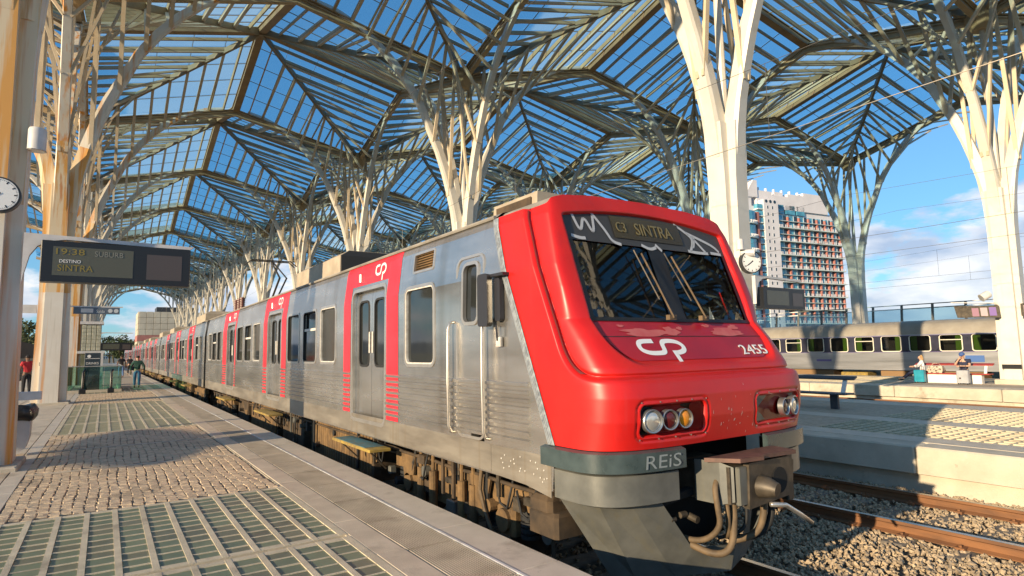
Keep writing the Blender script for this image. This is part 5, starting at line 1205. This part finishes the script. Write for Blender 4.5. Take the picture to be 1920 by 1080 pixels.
def person(label, loc, yaw, J, top, bottom, hair, skin='skin', shoes='shoe_dark', sleeve=.5, longhair=False, cap=None, scale=1.0, shorts=False):
    """J: joint positions in metres, x right, y forward, z up, for a person facing +y"""
    t = thing('person', label, 'person', loc); t.rotation_euler = (0,0,yaw); t.scale = (scale,)*3; ORG[t.name] = V((0,0,0))
    J = {k: V(v) for k, v in J.items()}; rad = dict(pel=(.14,.11), wst=(.125,.10), cst=(.15,.115), nk=.055, hd0=.075, hd1=(.085,.10), hd2=(.075,.09), shL=.068, shR=.068, elL=.045, elR=.045, wrL=.030, wrR=.030, hpL=.085, hpR=.085, knL=.060, knR=.060, anL=.042, anR=.042, toL=.035, toR=.035, paL=(.038,.022), paR=(.038,.022))
    E_ = [('pel','wst'),('wst','cst'),('cst','nk'),('nk','hd0'),('hd0','hd1'),('hd1','hd2'),('cst','shL'),('cst','shR'),('pel','hpL'),('pel','hpR')]
    J['hd0'] = J['nk'].lerp(J['hd'],.40); J['hd1'] = J['hd'].copy(); J['hd2'] = J['hd']+(J['hd']-J['nk']).normalized()*.085
    for s_ in 'LR':
        E_ += [('sh'+s_,'el'+s_),('el'+s_,'wr'+s_),('wr'+s_,'pa'+s_),('hp'+s_,'kn'+s_),('kn'+s_,'an'+s_),('an'+s_,'to'+s_)]
        d = (J['wr'+s_]-J['el'+s_]).normalized(); J['pa'+s_] = J['wr'+s_]+d*.075; sd_ = d.cross(V((0,1,.3))).normalized()
        for k in range(5):                                    # thumb and four fingers
            f = 'f%d%s' % (k, s_); root = 'wr'+s_ if k == 0 else 'pa'+s_
            off = sd_*(.05 if k == 0 else (.033-.022*(k-1))); ln = (.07,.075,.085,.08,.06)[k]
            J[f] = (J['wr'+s_]+d*.05+off if k == 0 else J['pa'+s_]+d*ln*.55+off); J[f+'t'] = J[f]+d*ln*.5+V((0,.012,-.008)); rad[f] = .010; rad[f+'t'] = .008; E_ += [(root,f),(f,f+'t')]
        J['to'+s_] = J['an'+s_]+V(J.get('foot',(0,.16,-.05)))
    J.pop('hd'); J.pop('foot', None)
    body = skin_mesh('body', J, E_, rad, skin, t)
    q = lambda a, b, k: J[a].lerp(J[b], k)
    P = {k: J[k] for k in ('pel','wst','cst','nk','shL','shR')}; P['nk'] = q('cst','nk',.75); r2 = dict(pel=(.165,.135), wst=(.150,.125), cst=(.175,.14), nk=.062, shL=.085, shR=.085); E2 = [('pel','wst'),('wst','cst'),('cst','nk'),('cst','shL'),('cst','shR')]
    for s_ in 'LR':
        if sleeve > .6: P['el'+s_] = J['el'+s_]; r2['el'+s_] = .062; P['cu'+s_] = q('el'+s_,'wr'+s_,.9); r2['cu'+s_] = .045; E2 += [('sh'+s_,'el'+s_),('el'+s_,'cu'+s_)]
        else: P['el'+s_] = q('sh'+s_,'el'+s_,sleeve*1.3); r2['el'+s_] = .066; E2 += [('sh'+s_,'el'+s_)]
    skin_mesh('top', P, E2, r2, top, t)
    P = {k: J[k] for k in ('pel','hpL','hpR')}; P['wb'] = q('pel','wst',.35); r2 = dict(pel=(.160,.13), wb=(.145,.12), hpL=.105, hpR=.105); E2 = [('wb','pel'),('pel','hpL'),('pel','hpR')]
    for s_ in 'LR':
        P['kn'+s_] = J['kn'+s_] if not shorts else q('hp'+s_,'kn'+s_,.95); r2['kn'+s_] = .078; E2.append(('hp'+s_,'kn'+s_))
        if not shorts: P['cf'+s_] = q('kn'+s_,'an'+s_,.92); r2['cf'+s_] = .058; E2.append(('kn'+s_,'cf'+s_))
    skin_mesh('trousers', P, E2, r2, bottom, t)
    for s_ in 'LR':
        a, b = J['an'+s_], J['to'+s_]; skin_mesh('shoe', {'h': a+V((0,-.02,-.035)), 'm': a.lerp(b,.5)+V((0,0,-.02)), 't': b+(b-a)*.2}, [('h','m'),('m','t')], {'h': (.045,.04), 'm': (.045,.04), 't': (.04,.03)}, shoes, t)
    hd = J['hd1']; up = (J['hd2']-J['nk']).normalized(); fw = V((0,1,0)) if abs(up.y) < .7 else V((0,0,1)); fw = (fw-up*fw.dot(up)).normalized(); rt = fw.cross(up)
    H = {'a': hd+up*.095-fw*.01, 'b': hd+up*.05-fw*.055, 'c': hd-up*.03-fw*.065}; rh = {'a': (.095,.085), 'b': (.10,.085), 'c': (.085,.06)}; EH = [('a','b'),('b','c')]
    if longhair: H['d'] = hd-up*.16-fw*.075; rh['d'] = (.06,.035); EH.append(('c','d'))
    skin_mesh('hair', H, EH, rh, hair, t)
    b = MB(); nose = hd+fw*.095-up*.005; b.add([nose+up*.03-fw*.012, nose-up*.018+rt*.016-fw*.008, nose-up*.018-rt*.016-fw*.008, nose+fw*.014-up*.012], [(0,1,3),(0,3,2),(1,2,3)])
    o = obj('nose', b.mesh('nose', skin), t)
    for s_ in (-1,1):
        e = hd+fw*.088+up*.022+rt*s_*.032; obj('eye', MB().tube([e-rt*.012,e,e+rt*.012], [.003,.008,.003], 6).mesh('eye','hair_dark'), t)
        e = hd+rt*s_*.088-fw*.005; obj('ear', MB().tube([e+up*.028,e+rt*s_*.008,e-up*.028], [.006,.013,.006], 6).mesh('ear',skin), t)
    m_ = hd+fw*.088-up*.052; obj('mouth', MB().tube([m_-rt*.022,m_,m_+rt*.022], [.003,.006,.003], 6).mesh('mouth','cloth_red'), t)
    if cap:
        b = MB().tube([hd+up*.06, hd+up*.10, hd+up*.145, hd+up*.165], [.108,.105,.075,.02], 14); b.prism([hd+up*.065+fw*.08-rt*.07, hd+up*.065+fw*.08+rt*.07, hd+up*.05+fw*.17+rt*.045, hd+up*.05+fw*.17-rt*.045], up*.01); obj('cap', b.mesh('cap', cap), t)
    return t
def stand(step=.12, armL=(-.27,.05), armR=(.27,-.05), lean_=.0):
    return dict(pel=(0,0,.93), wst=(0,.01,1.08), cst=(0,.02+lean_,1.28), nk=(0,.01+lean_,1.47), hd=(0,.03+lean_,1.61), shL=(-.17,.01+lean_,1.40), shR=(.17,.01+lean_,1.40), elL=(armL[0],armL[1]-.02,1.14), elR=(armR[0],armR[1]-.02,1.14), wrL=(armL[0],armL[1]+.05,.90), wrR=(armR[0],armR[1]+.05,.90),
                hpL=(-.09,0,.90), hpR=(.09,0,.90), knL=(-.10,step*.7,.49), knR=(.10,-step*.2,.49), anL=(-.10,step,.085), anR=(.10,-step,.09))
person('person in a dark green jacket and blue jeans walking away along the platform', (1.47,37.8,0), 0, stand(.10,(-.30,.02),(.32,-.02)), 'cloth_green', 'cloth_jeans', 'hair_dark', sleeve=.9, scale=.98)
person('person in a black shirt and blue jeans walking far down the platform', (1.15,58,0), .2, stand(.14), 'cloth_black', 'cloth_jeans', 'hair_dark', 'skin_dark', scale=1.03)
person('person in dark clothes beside the train far down the platform', (1.95,66,0), .1, stand(.14), 'cloth_black', 'cloth_black', 'hair_dark', scale=1.0)
person('person in a red shirt and black trousers behind the rusty columns', (-2.85,34.6,0), .25, stand(.04,(-.26,.02),(.42,.18)), 'cloth_red', 'cloth_black', 'hair_dark', 'skin_dark', sleeve=.5, scale=1.04)
person('person in a bright blue outfit partly hidden by the second rusty column', (-2.28,35.2,0), 0, stand(.06), 'cloth_blue', 'cloth_blue', 'hair_dark', 'skin_dark', shoes='cloth_white', shorts=True, scale=.93)
sit = dict(pel=(0,0,.50), wst=(0,.01,.64), cst=(0,.04,.84), nk=(0,.04,1.02), hd=(0,.07,1.15), shL=(-.17,.03,.95), shR=(.17,.03,.95), elL=(-.22,.18,.74), elR=(.20,.20,.76), wrL=(-.06,.32,.72), wrR=(.10,.38,.74), hpL=(-.10,.06,.48), hpR=(.10,.06,.48), knL=(-.10,.48,.47), knR=(.10,.46,.49), anL=(-.09,.80,.16), anR=(.08,.86,.15), foot=(0,.14,-.02))
person('seated woman in a white top and dark jeans on the red bench', (30.15,11.9,-.12), 0.35, sit, 'cloth_white', 'cloth_navy', 'hair_blond', sleeve=.9, longhair=True, scale=.95)
sit2 = dict(pel=(0,0,.50), wst=(0,.0,.64), cst=(0,.0,.85), nk=(0,.03,1.03), hd=(0,.08,1.16), shL=(-.19,.0,.96), shR=(.19,.0,.96), elL=(-.26,.14,.74), elR=(.24,.20,.78), wrL=(.02,.28,.73), wrR=(.08,.20,1.05), hpL=(-.11,.05,.49), hpR=(.11,.05,.49), knL=(-.14,.46,.50), knR=(.02,.44,.54), anL=(-.12,.50,.09), anR=(-.06,.62,.30), foot=(0,.15,-.04))
person('seated man in a navy shirt and blue cap, hand to his face', (30.12,10.35,-.12), math.pi/2+.05, sit2, 'cloth_navy', 'cloth_black', 'hair_dark', cap='cap_blue', shorts=True, scale=1.0)
# ------------------------------------------------------------------ silver coaches on the far track
mat('coach_steel', (0.40,0.40,0.41), (0.31,0.31,0.31), scale=1.0, rough=0.35, metal=0.6, stretch=(1,.3,4), detail=6); mat('coach_band', (0.035,0.035,0.06), (0.025,0.025,0.04), scale=2, rough=0.3)
mat('coach_roof', (0.33,0.30,0.25), (0.26,0.23,0.19), scale=1.2, rough=0.6); simple('coach_violet', (0.16,0.12,0.30), 0.4); simple('curtain_green', (0.10,0.24,0.02), 0.8); simple('cream_trim', (0.72,0.68,0.55), 0.4); simple('coach_under', (0.25,0.15,0.07), 0.8)
clear_glass('coach_glass', (0.5,0.5,0.45), 0.05)
def coach(y0, y1, label):
    X = 36.0; t = thing('coach', label, 'coach', (X+1.4, y0, -.62), 'silver coaches waiting on the far track')
    pr = [(0,.15),(0,2.02),(.06,2.35),(.25,2.62),(.6,2.78),(1.4,2.85),(2.2,2.78),(2.55,2.62),(2.74,2.35),(2.8,2.02),(2.8,.15)]
    part('lower_side', MB().box(X,X+.05,y0,y1,.15,1.13), 'coach_steel', t); part('cantrail', MB().box(X,X+.05,y0,y1,2.03,2.08), 'coach_steel', t)
    part('roof', MB().loft([[(X+a,y,b) for a,b in pr[1:-1]] for y in (y0,y1)], cap=False, closed=False), 'coach_roof', t, smooth=True)
    part('far_side', MB().box(X+2.75,X+2.8,y0,y1,.15,2.03), 'coach_steel', t); part('floor', MB().box(X+.06,X+2.74,y0,y1,.15,.3), 'coach_under', t)
    for z in (.42,.62,.95): part('moulding', MB().box(X-.012,X,y0,y1,z,z+.03), 'coach_steel', t)
    for z in (1.13,2.015): part('violet_line', MB().box(X-.006,X+.04,y0,y1,z,z+.022), 'coach_violet', t)
    p = 1.42; n = int((y1-y0-.6)/p); yy = y0+(y1-y0-n*p)/2
    for i in range(n):
        a = yy+i*p+.235; b = a+.95
        w_ = part('window', MB().add(*(lambda q: (q.v,q.f))(MB())), 'cream_trim', t) if False else None
        fr = MB(); A = rrect(a,b,1.20,2.0,.10,4); B = rrect(a-.045,b+.045,1.157,2.012,.13,4); m_ = len(A)
        rings = [[V((X+.01,y,z)) for y,z in A],[V((X-.014,y,z)) for y,z in A],[V((X-.014,y,z)) for y,z in B],[V((X+.01,y,z)) for y,z in B]]
        for k in range(3):
            o = len(fr.v); fr.v += [tuple(q) for q in rings[k]+rings[k+1]]; fr.f += [(o+j,o+(j+1)%m_,o+m_+(j+1)%m_,o+m_+j) for j in range(m_)]
        w_ = part('window_frame', fr, 'cream_trim', t)
        part('pane', MB().quad((X+.012,a-.02,1.18),(X+.012,b+.02,1.18),(X+.012,b+.02,2.01),(X+.012,a-.02,2.01)), 'coach_glass', w_)
        c0 = b-.30 if i % 2 else a; part('curtain', MB().box(X+.10,X+.12,c0,c0+.30,1.2,2.0), 'curtain_green', w_)
        if i % 3 == 1: part('transom', MB().box(X-.012,X+.01,a,b,1.74,1.78), 'cream_trim', w_)
        part('window_band', MB().box(X+.002,X+.05,b+.03,b+.03+(p-.95-.06),1.155,2.014), 'coach_band', t)
    part('aisle_wall', MB().box(X+.9,X+.95,y0+.1,y1-.1,.3,2.6), 'cab_dark', t)
    for a, b, m_ in ((y0+2,y0+4.6,'brake_dust_dark'),(y0+6,y0+8.2,'coach_under'),(y0+8.6,y0+10.8,'coach_under'),(y0+11.5,y0+13.0,'yellow_paint'),(y0+13.4,y0+17,'coach_under'),(y1-4.6,y1-2,'brake_dust_dark')): part('underfloor_box', MB().bbox(X+.15,X+1.2,a,b,-.45,.12 if m_ != 'yellow_paint' else .0,.03), m_, t)
    for yc_ in (y0+3.3,y1-3.3):
        for s_ in (-1.2,1.2): part('wheel', MB().cyl((X+.45,yc_+s_,-.17),(X+.6,yc_+s_,-.17),.45,20), 'brake_dust_dark', t)
    part('number_plate', MB().box(X-.018,X-.012,lerp(y0,y1,.55),lerp(y0,y1,.55)+.9,.62,.74), 'coach_violet', t)
    part('poster_panel', MB().box(X-.018,X-.012,lerp(y0,y1,.24),lerp(y0,y1,.24)+.8,.62,.95), 'poster_blue', t)
    return t
coach(5.6, 30.0, 'silver coach with a dark window band standing behind the bench and columns'); coach(-19.4, 5.0, 'next silver coach, its end just past the right edge'); coach(30.6, 55.0, 'silver coach hidden mostly behind the red train')
# glass wind barrier on the outer platform
roof_glass('barrier_glass', (0.55,0.80,0.90), 0.35)
t = thing('glass_barrier', 'glass wind barrier with slanting posts and rails beyond the silver coaches', 'barrier', (52.2,25,-.1))
pmB = MB().beam((0,0,0),(.55,0,4.7),.09,.16,(0,1,0)).mesh('post','plough_grey'); gm = MB().add([(.30,.06,2.6),(.30,2.1,2.6),(.50,2.1,4.45),(.50,.06,4.45)], [(0,1,2,3)]).mesh('glass_pane','barrier_glass')
for i in range(26):
    y = -4+2.15*i; obj('post', pmB, t, (-.35, y-25, 0)); obj('glass_pane', gm, t, (-.35, y-25+.02, 0))
for z, x in ((4.62,52.35),(4.30,52.3),(3.05,52.15)):
    for i in range(12): obj('rail', MB().beam((x,-4+4.3*i,z),(x,.28+4.3*i,z),.07,.07).mesh('rail', 'white_paint' if (i % 2 == 0 and z > 4) else 'plough_grey', (52.2,25,-.1)), t)

# ------------------------------------------------------------------ apartment tower
def cam_pt(xr, fwd, z): return V((math.cos(_yaw)*xr + math.sin(_yaw)*fwd, -math.sin(_yaw)*xr + math.cos(_yaw)*fwd, z))
ea = cam_pt(.902,.431,0); en = cam_pt(.431,-.902,0); O_ = cam_pt(110.8,240,0)     # along the facade, outwards
def s_of(px): k = (px-960)/1118.44; return (240*k-110.8)/(.902-.431*k)
def z_of(y, px=1490): return 1.62+(644-y)/1118.44*(240+.431*s_of(px))/math.cos(_pit)*.995
def bp(s, d, z): return O_+ea*s+en*d+V((0,0,z))
def bbx(mb, s0, s1, d0, d1, z0, z1):
    q = [bp(s,d,z) for z in (z0,z1) for s,d in ((s0,d0),(s1,d0),(s1,d1),(s0,d1))]
    return mb.add(q, [(0,3,2,1),(4,5,6,7),(0,1,5,4),(1,2,6,5),(2,3,7,6),(3,0,4,7)])
mat('tower_white', (0.78,0.74,0.73), (0.70,0.66,0.65), scale=.2, rough=0.7); mat('tower_brick', (0.44,0.18,0.15), (0.38,0.15,0.12), scale=1, rough=0.8); mat('tower_slab', (0.66,0.74,0.70), (0.56,0.64,0.60), scale=.5, rough=0.6)
mat('tower_glass', (0.12,0.42,0.55), (0.06,0.24,0.34), scale=.35, rough=0.12, spec=.6, detail=3); simple('tower_dark', (0.02,0.04,0.06), 0.3)
tw = thing('apartment_tower', 'tall apartment tower with brick red fins, balconies and a white spire', 'building', bp(5,-6,-1))
sL, sG, sW0, sW1, sR = s_of(1388), s_of(1432), s_of(1444), s_of(1471), s_of(1592)
zr = z_of(399); zt = z_of(383)
part('wall', bbx(bbx(MB(), sW0, sW1, -14, 0, -1, z_of(372)), sW1, sR, -14, -3.2, -1, z_of(383)), 'tower_white', tw)
part('wall', bbx(MB(), sL-1, sW0, -14, -2.2, -1, z_of(384)), 'tower_white', tw)
sp_ = MB(); s0, s1, s2 = s_of(1416), s_of(1441), s_of(1430)
sp_.prism([bp(s0,-2,z_of(368)), bp(s1,-2,z_of(366)), bp(s1,-2,z_of(334)), bp(s_of(1434),-2,z_of(334))], en*-3); part('spire', sp_, 'tower_white', tw)
for a, b, y0, y1 in ((1440,1470,352,383),(1470,1500,358,384),(1478,1492,350,360),(1500,1530,352,384),(1530,1575,346,384),(1398,1430,366,386)): part('roof_terrace', bbx(MB(), s_of(a), s_of(b)-.05, -12, -2.4-(b%5)*.3, z_of(y1), z_of(y0)), 'tower_white', tw)
for i in range(11): part('roof_pergola', bbx(MB(), s_of(1402+i*15), s_of(1403.2+i*15), -4, -3, z_of(366), z_of(345)), 'tower_white', tw)
# balcony block
bays = [1472.5,1493,1514,1532,1548,1563,1576,1590]; rowp = (z_of(421)-z_of(447)); top = z_of(421)
fin = MB()
for px in bays: part('brick_fin', bbx(MB(), s_of(px)-.42, s_of(px)+.22, -3.2, -.9, -1, zr), 'tower_brick', tw)
for px0, px1 in zip(bays[:3], bays[1:4]): part('window', bbx(MB(), s_of(px0)+.6, s_of(px1)-.6, -3.2, -2.4, z_of(392), z_of(375)), 'tower_glass', tw)
for r_ in range(11):
    zb = top-rowp*r_
    part('balcony_slab', bbx(MB(), sW1+.2, sR, -3.0, .1, zb-.35, zb), 'tower_slab', tw); part('balcony_slab', bbx(MB(), sW1+.2, sR, -3.0, -.6, zb+rowp*.52-.2, zb+rowp*.52), 'tower_slab', tw)
    rl = MB(); n = 46
    for k in range(n):
        s = lerp(sW1+.4, sR-.2, k/(n-1))
        if (k*7+r_*3) % 11 < 8: bbx(rl, s-.30, s+.14, -.05, .03, zb, zb+1.05)
    part('balustrade', rl, 'tower_white', tw, kind='stuff')
    for px0, px1 in zip(bays, bays[1:]):
        a, b = s_of(px0)+.5, s_of(px1)-.5
        for z0, z1 in ((zb+.15,zb+rowp*.48),(zb+rowp*.56,zb+rowp*.94)):
            w_ = part('window', bbx(MB(), a+.05, b-.05, -3.19, -1.6, z0, z1), 'tower_glass' , tw)
            part('mullion', bbx(MB(), lerp(a,b,.55), lerp(a,b,.60), -1.6, -1.53, z0, z1), 'white_paint', w_); part('dark_pane', bbx(MB(), lerp(a,b,.66), b-.15, -1.6, -1.56, z0+.1, z1), 'tower_dark', w_)
# small windows in the white wall, glass strip and rounded bays
for r_ in range(19):
    zc_ = z_of(386)-r_*rowp/2
    for px in (1450.5,1459.5):
        w_ = part('window', bbx(MB(), s_of(px)-.5, s_of(px)+.5, .005, .03, zc_-.75, zc_+.55), 'white_paint', tw); part('pane', bbx(MB(), s_of(px)-.1, s_of(px)+.5, .03, .05, zc_-.7, zc_+.5), 'tower_dark', w_)
    part('strip_window', bbx(MB(), sG+.3, sW0-.1, -2.2, -.4, zc_-.75, zc_+1.0), 'tower_glass', tw); part('strip_sill', bbx(MB(), sG+.3, sW0-.1, -2.2, -.2, zc_-1.25, zc_-.8), 'tower_slab', tw)
part('brick_fin', bbx(MB(), sG-1.0, sG+.25, -2.2, .3, -1, z_of(398)), 'tower_brick', tw)
for i in range(3): part('porthole', MB().cyl(bp(s_of(1449+8*i),.01,z_of(375)),bp(s_of(1449+8*i),.06,z_of(375)),.7,16), 'tower_dark', tw)
for r_ in range(10):
    zb = z_of(421)-rowp*r_; n = 10; sc_, ra = lerp(sL,sG-1.0,.45), (sG-1.0-sL)*.62
    arc = [(sc_-ra*math.cos(math.pi*k/n), -2.0+4.2*math.sin(math.pi*k/n)) for k in range(n+1)]; arc = [(min(s,sG-1.05),d) for s,d in arc]
    part('bay_glass', MB().prism([bp(s,d*.9-.2,zb+.05) for s,d in arc], V((0,0,rowp-.75))), 'tower_glass', tw); part('bay_slab', MB().prism([bp(s,d+.5,zb-.45) for s,d in arc], V((0,0,.42))), 'tower_slab', tw)
    bb = MB(); 
    for (s,d),(s2_,d2) in zip(arc, arc[1:]):
        for q in (.2,.7): bb.beam(bp(lerp(s,s2_,q),lerp(d,d2,q)+.45,zb), bp(lerp(s,s2_,q),lerp(d,d2,q)+.45,zb+1.0), .5, .06)
    part('balustrade', bb, 'tower_white', tw, kind='stuff')

# ------------------------------------------------------------------ far end of the platform: panelled building, hill, trees
mat('panel_stone', (0.58,0.52,0.40), (0.48,0.42,0.32), scale=.25, rough=0.8); mat('panel_joint', (0.16,0.13,0.10), None, rough=0.9)
t = thing('panelled_building', 'pale building of square stone panels with a red strip, beyond the platform end', 'building', (16,232,-1))
part('core', MB().box(8.8,30,231,250,-1,16.2), 'panel_joint', t)
pm_ = MB().bbox(.06,2.02,-.25,0,.06,1.92,.04).mesh('wall_panel','panel_stone'); ps_ = MB().box(-.25,0,.06,2.3,.06,1.92).mesh('wall_panel','panel_stone')
for r_ in range(9):
    if r_ == 4: continue
    for c in range(10): obj('wall_panel', pm_, t, V((8.8+2.05*c,231,-1+1.95*r_))-ORG[t.name])
    for c in range(8): obj('wall_panel', ps_, t, V((8.8,231+2.36*c,-1+1.95*r_))-ORG[t.name])
part('red_strip', MB().box(8.5,29.5,230.7,249,6.8,8.75), 'tower_brick', t); part('roof_plant', MB().box(14,26,236,246,16.2,18.5), 'dark_grey', t)
mat('leaf_far', (0.060,0.090,0.030), (0.028,0.045,0.015), scale=1.2, rough=0.8); mat('leaf_far2', (0.085,0.10,0.035), (0.035,0.05,0.02), scale=1.2, rough=0.8); mat('bark', (0.10,0.075,0.05), None, rough=0.9)
def tree(label, x, y, h, w_, m, seed, z0=-1.0):
    rnd = random.Random(seed); t = thing('tree', label, 'tree', (x,y,z0), 'trees beyond the station')
    b = MB().tube([(x,y,z0),(x+.1*w_*rnd.uniform(-1,1),y,z0+h*.35),(x,y,z0+h*.7)], [h*.035,h*.025,h*.01], 7)
    for k in range(5): a = rnd.uniform(0,6.28); b.tube([(x,y,z0+h*(.3+.07*k)),(x+math.cos(a)*w_*.3,y+math.sin(a)*w_*.3,z0+h*(.5+.08*k))], [h*.014,h*.005], 5)
    part('trunk', b, 'bark', t); c = MB()
    cl = [(rnd.gauss(0,.28),rnd.gauss(0,.28),rnd.uniform(-.32,.36)) for _ in range(16)]
    for i in range(900):
        q = rnd.choice(cl); p = V((x+(q[0]+rnd.gauss(0,.11))*w_, y+(q[1]+rnd.gauss(0,.11))*w_, z0+h*(.62+q[2]+rnd.gauss(0,.055)))); r_ = w_*rnd.uniform(.025,.055)
        d = V((rnd.gauss(0,1),rnd.gauss(0,1),rnd.gauss(0,1))).normalized(); e = d.orthogonal().normalized()*r_; f = d.cross(e).normalized()*r_*.6; c.quad(p-e,p-f,p+e,p+f)
    part('crown', c, m, t, fix=False); return t
for i, (px, Y, h, w_) in enumerate(((205,260,9,9),(214,270,8,9),(224,255,9,8),(233,280,8,10),(243,265,7.5,9),(252,275,8,8),(60,150,9,9),(76,140,7.5,7),(50,165,8,8))):
    tree(('small green tree at far left, %s' % ('first between the rusty columns','just beside the second column','behind the other two')[i-6]) if i > 5 else 'dark green tree in the far row beyond the platform, %s from the left' % ORD[i].replace('nearest','first'), (px-196)*Y/1638, Y, h+1, w_, ('leaf_far','leaf_far2')[i % 2], i+50)
hm = mat('hill', (0.09,0.15,0.22), (0.07,0.12,0.17), scale=.004, rough=1.0)
b = MB(); rows = []
for k in range(60):
    a = R(-35+k*2.6); D = 2400; hh = 30+26*math.sin(k*.37)+14*math.sin(k*.91+1)+8*math.sin(k*2.3); rows.append([V((math.sin(a)*D,math.cos(a)*D,-1)), V((math.sin(a)*(D+200),math.cos(a)*(D+200),max(6,hh))), V((math.sin(a)*(D+600),math.cos(a)*(D+600),-1))])
b.loft(rows, cap=False, closed=False); struct('hills', b, 'hill', smooth=True)
t = thing('house', 'white house with a dark red roof far left between the rusty columns', 'building', (-21,190,-1)); part('wall', MB().box(-27,-16,188,200,-1,6.2), 'tower_white', t); part('roof', MB().loft([[(-27.5,187,6.2),(-15.5,187,6.2),(-15.5,201,6.2),(-27.5,201,6.2)],[(-25,190,9.4),(-18,190,9.4),(-18,198,9.4),(-25,198,9.4)]]), 'tower_brick', t)
for i in range(4): part('window', MB().box(-26+2.6*i,-24.6+2.6*i,187.9,188,2,4.4), 'tower_dark', t)
# slatted wall at the left, beyond the first columns
mat('slat_tan', (0.44,0.36,0.24), (0.34,0.27,0.18), scale=.8, rough=0.7, stretch=(1,.1,6))
t = thing('slatted_wall', 'long tan wall of horizontal boards seen between the rusty columns', 'wall', (-9,100,-1)); part('core', MB().box(-9.6,-9.1,86,125,-1,3.9), 'brake_dust_dark', t)
sm = MB().bbox(-.08,.08,0,39,0,.60,.03).mesh('board','slat_tan')
for i in range(7): obj('board', sm, t, V((-9.02-.05*i,86,-.9+.68*i))-ORG[t.name])
# left hand platform with an oval roof added out of view to cast the round shadow
lp = struct('platform', MB().box(-19,-10.2,PY0,PY1,-1,-.02), 'coping_stone')
t = thing('shadow_oval', 'white oval shelter roof on two posts, left of the frame', 'shelter', (-12.6,10.7,0))
rr_ = [(0.05,.20),(.55,.16),(.85,.08),(1.0,0),(.85,-.08),(.55,-.14),(.05,-.17)]
part('roof', MB().loft([[(-12.6+1.1*r_*math.cos(2*math.pi*k/32), 10.75+2.75*r_*math.sin(2*math.pi*k/32), 2.98+z) for k in range(32)] for r_,z in rr_]), 'sign_white', t, smooth=True)
for yy in (9.6,11.9): part('post', MB().cyl((-12.6,yy,0),(-12.6,yy,2.9),.05,12), 'sign_white', t)

# ------------------------------------------------------------------ overhead line
simple('wire', (0.13,0.12,0.11), 0.5, 0.5); simple('wire_bright', (0.55,0.45,0.33), 0.4, 0.8)
def wire(label, x, z, r=.010, m='wire', sag=0.0, y0=-6, y1=190):
    pts = []; n = 48
    for i in range(n+1):
        y = lerp(y0,y1,i/n); q = ((y-ROWY[1]) % (2*TL))/(2*TL); pts.append((x, y, z-sag*4*q*(1-q)))
    return single('overhead_wire', MB().tube(pts, r, 5), m, label, 'cable', 'overhead line wires along the tracks', base=(x,0,0))
nm = {4.81: 'over the red train', 9.30: 'over the empty track beside the red train', 20.9: 'over the track behind the middle platform', 25.2: 'in front of the red bench platform', 36.9: 'above the silver coaches', 41.2: 'behind the silver coaches'}
for x in (4.81, 9.30, 20.9, 25.2, 36.9, 41.2):
    wire('contact wire '+nm[x], x, 5.20, .007, 'wire_bright' if x == 9.30 else 'wire', y0=24 if x == 4.81 else -6); wire('sagging upper wire '+nm[x], x+.02, 6.75, .005, 'wire', .45)
    dr = MB()
    for i in range(22):
        y = -2+7.7*i; q = ((y-ROWY[1]) % (2*TL))/(2*TL)
        if x == 4.81 and y < 24: continue
        dr.cyl((x,y,5.2),(x,y,6.75-.45*4*q*(1-q)),.006,4)
    o = single('dropper_wires', dr, 'wire', 'thin vertical droppers '+nm[x], 'cable', base=(x,0,0)); o['kind'] = 'stuff'
for j, x in ((1,9.30),(2,25.2)):
    for k in (1,2,3): pass
